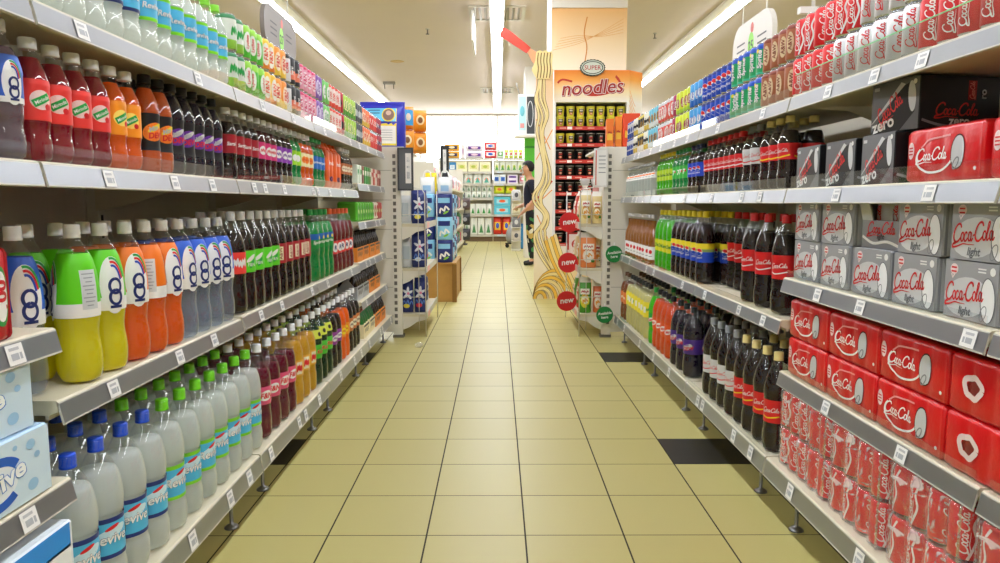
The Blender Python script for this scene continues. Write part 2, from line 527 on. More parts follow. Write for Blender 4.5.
H15, R15, H05, R05 = .332, .0440, .226, .0318
B = BUILD
def def_bottles():
    def plus(name, drink, bgtop, fill=.79):
        return lambda: bottle(name, 'bottle', 'plus', .324, R15, drink, fill, CAPW, [(0,.22,WHITE),(.22,1,bgtop)], d_100(), lab_z=(.42,.82))
    B['plus_clear'] = plus('isotonic_bottle', CLEARD, M('#2460d8', .4), .74)
    B['plus_lime'] = plus('lemon_drink_bottle', LEMON, M('#62d60e', .4))
    B['plus_orange'] = plus('orange_drink_bottle', ORANGE, M('#f47a16', .4))
    B['cola_red'] = lambda: bottle('cola_bottle', 'bottle', 'pet15', H15, R15, COLA, .80, CAPW, [(0,1,M('#ef4136',.4))], [(squig(.05,.03,5),WHITE,p,.5,1) for p in (0,2,4)], lab_z=(.40,.61))
    B['cola_green'] = lambda: bottle('lime_label_soda_bottle', 'bottle', 'pet15', H15, R15, COLA, .80, CAPW, [(0,1,M('#5fd629',.4))],
        [(tr(ell(.022,.007),0,.010,.6),WHITE,p,.5,1) for p in (0,2.1,4.2)] + [(tr(ell(.018,.006),.004,-.008,1.0),GREEN,p,.5,1) for p in (0,2.1,4.2)] + d_text('F&N', .016, WHITE, .35, 3), lab_z=(.39,.61))
    B['root_red'] = lambda: bottle('root_beer_bottle', 'bottle', 'pet15', H15, R15, COLA, .80, CAPW, [(0,1,M('#a8202c',.4))],
        [(rect(.024,.052,n=4,m=2),CREAM,p,.5,1) for p in (0,2.1,4.2)] + d_text('A&W', .020, DRED, .5, 3, rot=PI/2), lab_z=(.39,.62))
    B['sprite15'] = lambda: bottle('lemon_lime_bottle', 'bottle', 'pet15', H15, R15, SPRITE, .82, CAPGR, [(0,.62,M('#12903c',.4)),(.62,1,M('#1d5fae',.4))],
        d_text('Sprite', .022, WHITE, .42, 3, .2) + [(ell(.008,.008,.02,.01),YEL,p,.6,2) for p in (0,2.1,4.2)], shell=SHELLG, lab_z=(.45,.66))
    B['cherry15'] = lambda: bottle('cherry_soda_bottle', 'bottle', 'hour', H15, R15, CHERRY, .80, CAPO, [(0,1,M('#e0372f',.4))],
        [(ell(.02,.024),WHITE,p,.5,1) for p in (0,2.1,4.2)] + d_text('R', .03, NAVY, .5, 3, .1, .03), lab_z=(.30,.50))
    def revive(capm, top):
        def f():
            return bottle('isotonic_bottle', 'bottle', 'isot', .334, .048, MILKY, .80, capm, [(0,.10,top),(.10,.88,M('#4db9e6',.4)),(.88,1,top)],
                [(tr(ell(.04,.012),0,.004,.3),PALE,p,.55,1) for p in (0,2.1,4.2)] + [(tr(ell(.016,.004),.006,.018,.3),RED,p,.55,2) for p in (0,2.1,4.2)] + d_text('Revive', .030, WHITE, .50, 3, .15, .02, NAVY), lab_z=(.25,.51))
        return f
    B['revive_blue'] = revive(CAPB, M('#1a2f7a', .4)); B['revive_green'] = revive(M('#72d51c',.35), M('#7fd62c', .4))
    B['grape15'] = lambda: bottle('grape_soda_bottle', 'bottle', 'pet15', H15, R15, GRAPE, .74, CAPW, [(0,1,M('#e2557e',.4))],
        [(tr(ell(.026,.018),0,0,.2),WHITE,p,.5,1) for p in (0,2.1,4.2)] + d_text('F&N', .026, RED, .5, 3, .2, .03), lab_z=(.37,.56))
    B['golden15'] = lambda: bottle('golden_soda_bottle', 'bottle', 'pet15', H15, R15, GOLDEN, .78, CAPW, [(0,1,M('#f0b83a',.4))],
        [(rect(.03,.05,n=4,m=2),CREAM,p,.5,1) for p in (0,2.1,4.2)] + [(squig(.026,.03,4),RED,p,.5,2) for p in (0,2.1,4.2)], lab_z=(.36,.56))
    B['kick15'] = lambda: bottle('green_neck_tag_bottle', 'bottle', 'pet15', H15, R15, liquid('#0f3418',.2), .78, CAPW, [(0,1,M('#4fc03a',.4))],
        d_text('Kick', .024, RED, .5, 3, .25, .03, WHITE), shell=SHELLG, lab_z=(.37,.56), neck=(M('#cfd94a',.5), .64, .76, [(ell(.010,.010),BLK,p,.5,1) for p in (0,2.1,4.2)]))
    B['purple15'] = lambda: bottle('purple_label_bottle', 'bottle', 'pet15', H15, R15, COLA, .78, CAPW, [(0,1,M('#8d3a98',.4))],
        [(tr(ell(.022,.014),0,0,.3),WHITE,p,.5,1) for p in (0,2.1,4.2)] + [(squig(.03,.015,3),PUR,p,.5,2) for p in (0,2.1,4.2)], lab_z=(.37,.56))
    B['orange15'] = lambda: bottle('orange_soda_bottle', 'bottle', 'pet15', H15, R15, ORANGE, .78, CAPW, [(0,1,M('#f59a1e',.4))],
        [(ell(.018,.018),YEL,p,.5,1) for p in (0,2.1,4.2)] + [(squig(.028,.014,3),RED,p,.5,2) for p in (0,2.1,4.2)], lab_z=(.37,.56))
    B['sars15'] = lambda: bottle('sarsaparilla_bottle', 'bottle', 'pet15', H15, R15, COLA, .78, CAPW, [(0,1,M('#c8763a',.4))],
        [(ell(.02,.02),CREAM,p,.5,1) for p in (0,2.1,4.2)] + [(squig(.03,.016,3),BLK,p,.5,2) for p in (0,2.1,4.2)], lab_z=(.36,.58))
    # small bottles, left side
    B['plus05'] = lambda: bottle('isotonic_bottle', 'bottle', 'pet05', .24, .036, liquid('#c8b4c4', .4, .72), .80, CAPW, [(0,.12,WHITE),(.12,1,M('#2f63c8',.4))], d_100(k=.62), lab_z=(.40,.74))
    def mir(name, drink, c1, c2):
        return lambda: bottle(name, 'bottle', 'pet05', H05, R05, drink, .84, CAPW, [(0,1,c1)],
            [(ell(.020,.018),c2,p,.5,1) for p in (0,2.1,4.2)] + [(ell(.006,.006,.012,-.012),RED,p,.5,2) for p in (0,2.1,4.2)] +
            [(tr(rect(.034,.014,n=4),0,0,.5),GREEN,p,.5,3) for p in (0,2.1,4.2)] + [(tr(text('Mirinda',.0095,.1,.01),0,0,.5),WHITE,p,.5,4) for p in (0,2.1,4.2)], lab_z=(.33,.66))
    B['mir_red'] = mir('strawberry_soda_bottle', STRAW, M('#ee3b36',.4), M('#f5d2d0',.4)); B['mir_org'] = mir('orange_soda_bottle', ORANGE, M('#fb9a1a',.4), M('#fde06a',.4))
    def dew(name, drink, c1, c2):
        return lambda: bottle(name, 'bottle', 'hour', .236, R05, drink, .86, CAPK, [(0,1,BLK)],
            [(tr(ell(.030,.022),0,0,.3),c1,p,.5,1) for p in (0,2.1,4.2)] + [(tr(ell(.022,.006),.002,.010,.5),c2,p,.5,2) for p in (0,2.1,4.2)] +
            [(tr(text('Mtn',.016,.3,.03),-.004,.008,.35),SILV,p,.5,3) for p in (0,2.1,4.2)] + [(tr(text('DEW',.019,.2,.03),.004,-.008,.1),RED,p,.5,3) for p in (0,2.1,4.2)], lab_z=(.22,.60), shell=SHELL)
    B['dew_org'] = dew('dark_orange_soda_bottle', liquid('#e0601a',.35), ORG, YEL); B['dew_pur'] = dew('dark_grape_soda_bottle', PURD, PUR, LGREY)
    def s5(name, drink, cap, c1, dec, shell=None, lz=(.36,.62)):
        return lambda: bottle(name, 'bottle', 'pet05', H05, R05, drink, .80, cap, [(0,1,c1)], dec(), lab_z=lz, shell=shell)
    P3 = (0, 2.1, 4.2)
    B['sarsi05'] = s5('sarsaparilla_bottle', COLA, CAPW, M('#a51c2a',.4), lambda: d_text('Sarsi', .016, WHITE, .5, 3, .2, .02))
    B['pink05'] = s5('pink_label_soda_bottle', COLAR, CAPW, M('#d8347a',.4), lambda: [(ell(.016,.016),WHITE,p,.5,1) for p in P3] + [(squig(.024,.014,3),RED,p,.5,2) for p in P3])
    B['purp05'] = s5('purple_label_soda_bottle', COLA, CAPW, M('#8a3bb0',.4), lambda: [(ell(.016,.016),WHITE,p,.5,1) for p in P3] + [(squig(.024,.014,3),PUR,p,.5,2) for p in P3])
    B['lime05'] = s5('lime_label_soda_bottle', SPRITE, CAPW, M('#9fdc2a',.4), lambda: [(ell(.014,.014),WHITE,p,.5,1) for p in P3], SHELLG)
    B['org05'] = s5('orange_soda_bottle', ORANGE, CAPW, M('#f2e2b0',.4), lambda: [(ell(.015,.015),ORG,p,.5,1) for p in P3] + [(squig(.022,.01,3),RED,p,.5,2) for p in P3])
    B['spr05'] = s5('lemon_lime_bottle', SPRITE, CAPGR, M('#2b6ec0',.4), lambda: d_text('Sprite', .015, WHITE, .5, 3, .2, .02), SHELLG)
    B['dark05'] = s5('root_beer_bottle', COLA, CAPW, M('#b86a38',.4), lambda: [(ell(.015,.016),CREAM,p,.5,1) for p in P3] + d_text('A&W', .011, DRED, .5, 3))
    B['rev05'] = lambda: bottle('isotonic_bottle', 'bottle', 'pet05', .24, .034, MILKY, .84, CAPB, [(0,.12,NAVY),(.12,1,M('#4db9e6',.4))], d_text('Revive', .020, WHITE, .5, 3, .15, .02, NAVY), lab_z=(.32,.60))
    B['rev05g'] = lambda: bottle('isotonic_bottle', 'bottle', 'pet05', .24, .034, MILKY, .84, CAPG, [(0,.12,LIME),(.12,.9,M('#4db9e6',.4)),(.9,1,LIME)], d_text('Revive', .020, WHITE, .5, 3, .15, .02, NAVY), lab_z=(.32,.62))
    # right side
    def coke(name, H, R, cap, lab, ink, lz=(.30,.50), sw=.058, band=None):
        return lambda: bottle(name, 'bottle', 'hour', H, R, COLA, .80, cap, [(0,1,lab)], d_script(ink, sw, .55, 3, extra=[(tr(ribbon(smooth([(-.03,0),(-.01,-.005),(.03,.003)]),.004),0,-.018*R/.045), band or ink, 0., .5, 2)]), lab_z=lz)
    B['coke15'] = coke('cola_bottle', H15, R15, CAPR, RED, WHITE, (.36,.60)); B['coke15y'] = coke('cola_bottle', H15, R15, CAPY, RED, WHITE, (.30,.53), band=YEL)
    B['diet15'] = coke('light_cola_bottle', H15, R15, CAPS, LGREY, RED, (.30,.53))
    B['coke05y'] = coke('cola_bottle', .236, .0365, CAPY, RED, WHITE, (.40,.62), .045, YEL)
    B['coke05'] = coke('cola_bottle', .228, R05, CAPR, RED, WHITE, (.40,.62), .042); B['diet05'] = coke('light_cola_bottle', .236, .0365, CAPS, LGREY, RED, (.40,.64), .045)
    B['pepsi15'] = lambda: bottle('cola_bottle_with_blue_label', 'bottle', 'pet15', H15, R15, COLA, .82, CAPYY, [(0,.55,M('#1c46c0',.4)),(.55,.7,M('#8fa860',.4)),(.7,1,M('#f2e02e',.4))], d_pepsi(.017,.55,3), lab_z=(.30,.56))
    B['pepsi05'] = lambda: bottle('cola_bottle_with_blue_label', 'bottle', 'pet05', H05, R05, COLA, .82, CAPN, [(0,1,M('#1c46d0',.4))], d_pepsi(.012,.55,3), lab_z=(.34,.62))
    B['seven05'] = lambda: bottle('lemon_lime_bottle', 'bottle', 'pet05', H05, R05, SPRITE, .82, CAPGR, [(0,1,M('#3fc24a',.4))], d_text('7', .034, WHITE, .5, 3, .1, .03) + [(ell(.005,.005,.012,.004),RED,p,.5,4) for p in P3], shell=SHELLG, lab_z=(.34,.62))
    B['mdew05'] = lambda: bottle('lime_soda_bottle', 'bottle', 'pet05', H05, R05, LIMEG, .82, CAPYY, [(0,1,M('#b8d92c',.4))], d_text('Dew', .018, M('#0c6a2c',.4), .5, 3, .25, .03), shell=SHELLG, lab_z=(.34,.60))
    B['mdew15'] = lambda: bottle('lime_soda_bottle', 'bottle', 'pet15', H15, R15, LIMEG, .84, CAPYY, [(0,1,M('#e0e02a',.4))], d_text('Dew', .028, M('#0c8a3c',.4), .5, 3, .25, .03), shell=SHELLG, lab_z=(.30,.50))
    B['tonic'] = lambda: bottle('tonic_bottle', 'bottle', 'glass', .20, .030, CLEARG, .85, M('#c8ccd0',.3,.6), [(0,1,WHITE)], [(rect(.022,.010,n=3),ORG,p,.7,1) for p in P3] + [(rect(.018,.004,n=3),GREY,p,.35,1) for p in P3], lab_z=(.52,.70))
    B['amber'] = lambda: bottle('sparkling_juice_bottle', 'bottle', 'glass', .30, .036, AMBER, .88, M('#d8dade',.3,.5), [(0,1,WHITE)], [(ell(.012,.012),RED,p,.6,1) for p in P3] + [(rect(.026,.004,n=3),GREY,p,.25,1) for p in P3], lab_z=(.10,.36))
    B['dpur15'] = lambda: bottle('dark_grape_soda_bottle', 'bottle', 'pet15', H15, .048, PURD, .84, CAPK, [(0,1,M('#4a2b86',.4))],
        [(tr(ell(.026,.014),0,0,.3),LGREY,p,.5,1) for p in P3] + [(tr(text('DEW',.024,.25,.03),.002,-.008,.15),RED,p,.5,3) for p in P3] + [(tr(text('Mtn',.018,.3,.03),-.006,.011,.2),PUR,p,.5,3) for p in P3], lab_z=(.34,.55))
    B['dorg15'] = lambda: bottle('orange_soda_bottle', 'bottle', 'pet15', H15, R15, liquid('#f0581a',.4), .84, CAPK, [(0,1,M('#e85a20',.4))],
        [(tr(ell(.026,.014),0,0,.3),WHITE,p,.5,1) for p in P3] + [(tr(text('Mtn',.02,.3,.03),0,.0,.2),RED,p,.5,3) for p in P3], lab_z=(.32,.55))
    B['green15'] = lambda: bottle('lime_soda_bottle', 'bottle', 'pet15', H15, R15, LIMEG, .84, CAPGR, [(0,1,M('#27a83a',.4))], [(tr(text('Dew',.024,.3,.03),0,0,.2),RED,p,.5,3) for p in P3] + [(tr(ell(.026,.012),0,0,.3),WHITE,p,.5,1) for p in P3], shell=SHELLG, lab_z=(.32,.55))
    B['paley15'] = lambda: bottle('pale_lemon_drink_bottle', 'bottle', 'pet15', H15, R15, PALEY, .80, CAPK, [(0,1,M('#f1e23a',.4))], [(rect(.02,.036,n=3,m=2),WHITE,p,.5,1) for p in P3] + [(squig(.03,.02,3),GREEN,p+.6,.5,2) for p in P3], lab_z=(.40,.68))
    B['brown15'] = lambda: bottle('brown_tea_bottle', 'bottle', 'pet15', H15, R15, liquid('#8a4a20',.4), .8, M('#5a3a20',.4), [(0,1,M('#e07a3a',.4))], [(squig(.03,.02,3),CREAM,p,.5,1) for p in P3], lab_z=(.35,.6))
def_bottles()

# ------------------------------------------------------------------ cans
def can(name, body, bands=(), decals=(), H=.116, R=.0325, top=None):
    o = thing(name, (0,0,0), None, 'can')
    al = M('#c9ccd0', .25, .9)
    mat_at = lambda z: ([b[2] for b in bands if b[0] <= z/H < b[1]] or [body])[0]
    zs = sorted(set([.008, H-.012] + [b[i]*H for b in bands for i in (0,1) if .008 < b[i]*H < H-.012]))
    P = [(R*.76, 0, al), (R*.80, .002, al), (R*.97, .007, mat_at(.0075))] + [(R, z+.001, mat_at(z+.001)) for z in zs[:-1]] + [(R, H-.012, top or mat_at(H*.9)), (R*.93, H-.006, top or mat_at(H*.9)), (R*.84, H-.0025)]
    b = MB(); b.lathe(P, body, 20)
    rf = lambda z: R
    for shp, mat, phi, tf, layer in decals:
        b.decal(shp, wrap(rf, phi, tf*H), mat, .0004+.0005*layer)
    b.build('can_body', o)
    l = MB()
    l.lathe([(R*.845, H-.003), (R*.87, H-.001), (R*.86, H), (R*.80, H-.0008), (R*.78, H-.005), (0, H-.005)], al, 20, close=False)
    tab = ring(.006, .010, .004, 0, 0, 12)
    l.decal(tab, lambda a, c, off: (a, c, H-.0042), al, 0)
    l.build('can_lid', o)
    return o
P3 = (0, 2.1, 4.2)
def vt(s, size, mat, n=3, bold=.02, back=None, shear=.1):
    return d_text(s, size, mat, .5, n, shear, bold, back, PI/2, bb=.05)
def vs(mat, w=.085, n=3):
    return [(tr(SCRIPT, rot=PI/2, sx=w, sy=w), mat, 2*PI*i/n, .52, 1) for i in range(n)]
def blob(*a): return [(ell(rx, ry, cx, cy, 14, 3), m, p, .5, l) for (rx, ry, cx, cy, m, l) in a for p in P3]
def def_cans():
    def c(key, name, body, bands=(), dec=lambda: [], **k):
        B[key] = lambda: can(name, body, bands, dec(), **k)
    F = .42
    c('c_clear', 'soda_can', M('#dfe6dd',.35,.3), [(.0,.3,M('#8fc63f',F)),(.85,1,M('#3a8a58',F))], lambda: [(squig(.03,.03,3),GREEN,p,.55,1) for p in P3])
    c('c_green', 'soda_can', M('#56c43a',F), [(.75,1,M('#9ee04a',F))], lambda: blob((.016,.034,0,0,M('#f0f4e8',F),1)) + vt('Lychee', .016, RED))
    c('c_citrus', 'soda_can', M('#f4c83a',F), [(.0,.2,M('#f08a2a',F))], lambda: blob((.017,.04,0,0,M('#f6f0e4',F),1)) + vt('F&N', .024, M('#f0562a',F)))
    c('c_orange', 'soda_can', M('#f39a3a',F), [(.0,.3,M('#f6d24a',F))], lambda: blob((.015,.036,0,0,M('#fbe8c8',F),1)) + vt('F&N', .024, RED))
    c('c_white', 'soda_can', M('#e8e8ea',F), [(.82,1,BLK)], lambda: vt('Cola', .022, RED))
    c('c_black', 'soda_can', M('#23242a',F), [(.2,.5,M('#e87a5a',F))], lambda: vt('Sarsi', .018, WHITE))
    c('c_pink', 'soda_can', M('#f0a6be',F), [(.85,1,M('#d83a6c',F))], lambda: blob((.014,.034,0,0,M('#fbe6ec',F),1)) + vt('F&N', .026, M('#d8286a',F)))
    c('c_purple', 'soda_can', M('#8d5cb4',F), [], lambda: blob((.014,.034,0,0,M('#e4d8f0',F),1)) + vt('Grape', .018, PUR))
    c('c_lgreen', 'soda_can', M('#7cd06a',F), [], lambda: blob((.014,.034,0,0,M('#f6f6f0',F),1)) + vt('Kick', .02, GREEN))
    c('c_redwhite', 'soda_can', M('#f2e0da',F), [(.0,.25,M('#e84a3a',F)),(.85,1,M('#e84a3a',F))], lambda: vt('100', .026, M('#e0342c',F)))
    c('c_crimson', 'soda_can', M('#b8162e',F), [], lambda: blob((.012,.02,0,0,BLK,1)))
    c('c_apple', 'soda_can', M('#a8cf4a',F), [(.0,.3,M('#5aa83a',F))], lambda: blob((.012,.03,0,0,M('#f4ecb0',F),1)) + vt('Apple', .018, GREEN))
    c('c_grey', 'soda_can', M('#4a5058',F), [(.3,.6,M('#a8b0b8',F))], lambda: vt('Root', .018, WHITE))
    c('c_tango', 'soda_can', M('#ee7a4a',F), [(.0,.3,M('#e8c04a',F))], lambda: blob((.012,.03,0,0,M('#f8dcc0',F),1)) + vt('Tea', .022, RED))
    c('c_rose', 'soda_can', M('#e8504e',F), [(.85,1,M('#c8d8e0',F))], lambda: vt('Tea', .024, M('#fbe8e0',F)))
    c('c_maroon', 'soda_can', M('#a8344a',F), [(.4,.6,M('#5a3a6a',F))], lambda: vt('Tea', .02, WHITE))
    # right side
    c('c_coke', 'cola_can', M('#e2242a',.34,.2), [], lambda: vs(WHITE) + [(ribbon(smooth([(-.012,-.05),(.002,-.01),(-.004,.02),(.010,.05)]),.005),M('#f2f2f2',.4),p+.6,.5,1) for p in P3])
    c('c_vanilla', 'cola_can', M('#d8282c',.34,.2), [], lambda: vs(WHITE, n=2) + [(rect(.016,.066,n=4),M('#b48f52',F),p+PI/2,.5,1) for p in (0,PI)] + [(tr(text('Vanilla',.013,.2,.02),0,0,PI/2),M('#7a1a18',F),p+PI/2,.5,2) for p in (0,PI)])
    c('c_light', 'cola_can', M('#d8dadc',.3,.5), [], lambda: vs(RED, n=2) + [(tr(text('light',.022,.25,.02),0,0,PI/2),BLK,p+PI/2,.5,1) for p in (0,PI)])
    c('c_rootb', 'root_beer_can', M('#b06a48',.4,.2), [(.85,1,M('#8a3a28',F))], lambda: blob((.013,.034,0,0,M('#e0c8a0',F),1)) + vt('A&W', .020, M('#7a2a1a',F)))
    c('c_sprite', 'lemon_lime_can', M('#22a866',.36,.15), [(.8,1,M('#1c4fc0',F)),(.0,.12,M('#3fc2a0',F))], lambda: vt('Sprite', .026, WHITE, bold=.03, back=M('#0c5a9c',F)) + [(ell(.007,.007,-.012,.03),YEL,p,.5,1) for p in P3])
    c('c_pepsi', 'blue_cola_can', M('#1a4cc8',.36,.15), [(.86,1,M('#102a80',F))], lambda: d_pepsi(.019, .56, 3))
    c('c_lblue', 'soda_can', M('#3a9ee0',.36), [(.0,.3,M('#1e68c0',F))], lambda: blob((.014,.02,0,0,WHITE,1)) + vt('Twist', .018, BLUE))
    c('c_yellow', 'soda_can', M('#d3df2c',F), [(.0,.2,M('#a8cf3a',F))], lambda: blob((.013,.024,0,0,M('#a83a5a',F),1)) + vt('Fanta', .017, M('#f4f0d0',F)))
    c('c_magenta', 'soda_can', M('#b02a5c',F), [], lambda: vt('Fanta', .02, WHITE))
    c('c_redbar', 'soda_can', M('#e85a4e',F), [(.8,1,M('#d8d8dc',F))], lambda: blob((.014,.034,0,-.004,M('#f0e8e4',F),1)) + vt('Soda', .02, RED))
    c('c_teal', 'soda_can', M('#6ac0d8',F), [(.0,.3,M('#e8eef0',F))], lambda: blob((.01,.024,0,0,GOLD,1)) + vt('Soda', .018, NAVY))
    c('c_tonic', 'tonic_can', M('#e6e4d4',F), [(.0,.3,M('#d8b84a',F)),(.45,.6,BLK)], lambda: vt('Tonic', .018, BLK))
    c('c_blacky', 'tonic_can', M('#2a2c2a',F), [(.0,.35,M('#f0ece0',F)),(.8,1,M('#d8c050',F))], lambda: vt('Bitter', .016, GOLD))
    c('c_energy', 'energy_drink_can', M('#d8dce4',.3,.4), [(.0,.3,M('#2a4a9c',F)),(.86,1,M('#2a4a9c',F))], lambda: blob((.012,.018,0,.0,M('#2a4a9c',F),1)), R=.028, H=.118)
def_cans()
# ------------------------------------------------------------------ packs, cartons, bags
def outline(w, d, nw, nd, bul, seg=8):
    def side(t, n): return abs(math.sin(PI*n*t))**.8
    pts = []
    for i in range(nw*seg): t = i/(nw*seg); pts.append((-w/2+w*t, -(d/2-bul+bul*side(t, nw))))
    for i in range(nd*seg): t = i/(nd*seg); pts.append((w/2-bul+bul*side(t, nd), -d/2+d*t))
    for i in range(nw*seg): t = i/(nw*seg); pts.append((w/2-w*t, d/2-bul+bul*side(t, nw)))
    for i in range(nd*seg): t = i/(nd*seg); pts.append((-(w/2-bul+bul*side(t, nd)), d/2-d*t))
    return pts
def film_mesh(mb, w, d, h, nw, nd, bul, mat, z0=0., ins=.007, top=True):
    P = outline(w, d, nw, nd, bul)
    k = len(P); n = len(mb.v)
    rings = [(ins, 0), (ins*.25, ins*.6), (0, ins*1.4), (0, h-ins*1.6), (ins*.4, h-ins*.6), (ins*1.3, h)]
    for q, z in rings:
        for x, y in P:
            mb.v.append((x*(1-2*q/w), y*(1-2*q/d), z0+z))
    for r in range(len(rings)-1):
        for i in range(k):
            j = (i+1) % k
            mb.face((n+r*k+i, n+r*k+j, n+(r+1)*k+j, n+(r+1)*k+i), mat, True)
    for base, rev in ((n, True), (n+(len(rings)-1)*k, False)):
        c = len(mb.v); z = mb.v[base][2]
        mb.v.append((0, 0, z))
        for i in range(k):
            j = (i+1) % k
            mb.face((base+j, base+i, c) if rev else (base+i, base+j, c), mat)
def front_fn(w, d, nw, bul, zc):
    def fn(s, t, off):
        u = min(max((s+w/2)/w, 0), 1)
        return (s, -(d/2-bul+bul*abs(math.sin(PI*nw*u))**.8)-off, zc+t)
    return fn
def side_fn(w, d, nd, bul, zc):          # local +X face, seen from +X: s runs to +Y
    def fn(s, t, off):
        u = min(max((s+d/2)/d, 0), 1)
        return (w/2-bul+bul*abs(math.sin(PI*nd*u))**.8+off, s, zc+t)
    return fn
def flat_front(y, zc, cx=0.): return lambda s, t, off: (cx+s, y-off, zc+t)
def flat_side(x, zc, cy=0.): return lambda s, t, off: (x+off, cy+s, zc+t)

FILM = M('#d5141c', .28, 0, .5, .06, .25, 30)
def can_face(mb, fn, k, red=WHITE):
    """printed tilted can: swash, script, silver lid seen at an angle"""
    mb.decal(tr(ring(.066*k, .034*k, .005*k, -.024*k, -.004*k, 26, 2.5, 6.1), rot=.05), fn, WHITE, .0012)
    mb.decal(script(.108*k, dx=-.036*k, dy=-.002*k), fn, WHITE, .0016)
    mb.decal(ribbon(smooth([(-.075*k,.016*k),(-.05*k,.030*k),(-.01*k,.034*k),(.03*k,.036*k)]), .004*k), fn, M('#f0a0a0', .4), .0012)
    mb.decal(tr(ell(.021*k, .036*k, .054*k, .004*k), rot=-.08), fn, M('#3a1416', .4), .0012)
    mb.decal(tr(ell(.019*k, .033*k, .055*k, .004*k), rot=-.08), fn, M('#d2d4d8', .35, .15), .0017)
    mb.decal(tr(ring(.006*k, .013*k, .003*k, .056*k, .004*k), rot=-.5), fn, GREY, .0022)
def red_pack():
    w, d, h = .262, .20, .117
    o = thing('cola_can_pack', (0,0,0), None, 'can pack')
    m = MB(); film_mesh(m, w, d, h, 4, 3, .0032, FILM)
    fn = front_fn(w, d, 4, .0032, h/2)
    m.decal(ell(.004, .004, .112, -.036), fn, WHITE, .001)
    m.build('printed_film', o)
    g = MB(); can_face(g, fn, 1.); g.decal(ell(.013, .019, -.112, .012), fn, M('#f3dcdc', .4), .001)
    for j in range(3): g.decal(rect(.017, .003, -.112, .018-.007*j, 3), fn, RED, .0016)
    g.build('printed_logo', o)
    return o
BUILD['red_pack'] = red_pack
def red_pack_hole():
    w, d, h = .262, .20, .117
    o = thing('cola_can_pack', (0,0,0), None, 'can pack')
    m = MB(); film_mesh(m, w, d, h, 4, 3, .0032, FILM); m.build('printed_film', o)
    fn = front_fn(w, d, 4, .0032, h/2)
    g = MB()
    pts = [(.026*math.cos(a)*(1+.10*math.sin(3*a+.5)), .020*math.sin(a)*(1+.08*math.cos(5*a))) for a in [2*PI*i/28 for i in range(29)]]
    g.decal(tr(ribbon(pts, .012), -.055, .0), fn, M('#e9d4d2', .4), .002)
    g.decal(tr(ell(.020, .014), -.055, 0), fn, M('#7a0c10', .35), .0012)
    g.build('torn_opening', o)
    return o
BUILD['red_pack_hole'] = red_pack_hole

def carton(name, w, d, h, base, front_fn_, side_fn_=None, top=None, cat='carton', edge=None):
    o = thing(name, (0,0,0), None, cat)
    m = MB(); m.box(-w/2, w/2, -d/2, d/2, 0, h, base, .004)
    m.build('carton_box', o)
    g = MB(); front_fn_(g, flat_front(-d/2, h/2)); g.build('front_print', o)
    if side_fn_:
        g = MB(); side_fn_(g, flat_side(w/2, h/2)); g.build('side_print', o)
    return o
def light_front(g, fn):
    g.decal(rect(.164, .116), fn, M('#a9abb0', .38, .25), .0004)
    # pale can lying across the panel
    g.decal(tr(ell(.070, .040, -.012, -.012), rot=.12), fn, M('#d9dcdf', .35, .2), .0008)
    g.decal(tr(ell(.021, .043, .056, -.016), rot=.06), fn, M('#f2f3f4', .35), .0012)
    g.decal(tr(ring(.021, .043, .002, .056, -.016), rot=.06), fn, M('#6e7176', .4), .0016)
    g.decal(tr(ring(.008, .016, .002, .057, -.018), rot=-.4), fn, GREY, .0016)
    g.decal(tr(SCRIPT, -.018, -.006, .08, .120, .150), fn, RED, .0016)
    g.decal(text('light', .022, .2, .03), lambda s, t, o: fn(s-.012, t-.043, o), M('#6e7278', .4), .0016)
    g.decal(ell(.013, .011, -.052, .040), fn, M('#f0dede', .4), .001)
    for j in range(2): g.decal(rect(.017, .0035, -.052, .043-.008*j, 3), fn, RED, .0014)
    g.decal(ribbon([(-.060,.030),(-.056,.022),(-.049,.031)], .004), fn, M('#f0dede', .4), .001)
    g.decal(rect(.024, .003, .035, .046, 3), fn, WHITE, .001); g.decal(rect(.024, .003, .035, .040, 3), fn, WHITE, .001)
    g.decal(ell(.008, .008, .066, .043), fn, WHITE, .001)
def light_side(g, fn):
    g.decal(rect(.20, .112), fn, M('#b9bbc0', .38, .25), .0004)
    g.decal(([(-.10,-.056),(-.055,-.056),(-.10,.056)], [(0,1,2)]), fn, M('#d6d8db', .38, .2), .0008)
    g.decal(script(.10, dx=.01, dy=.0), fn, RED, .0012)
BUILD['light_carton'] = lambda: carton('light_cola_carton', .168, .22, .118, M('#9b9da2', .4, .2), light_front, light_side)
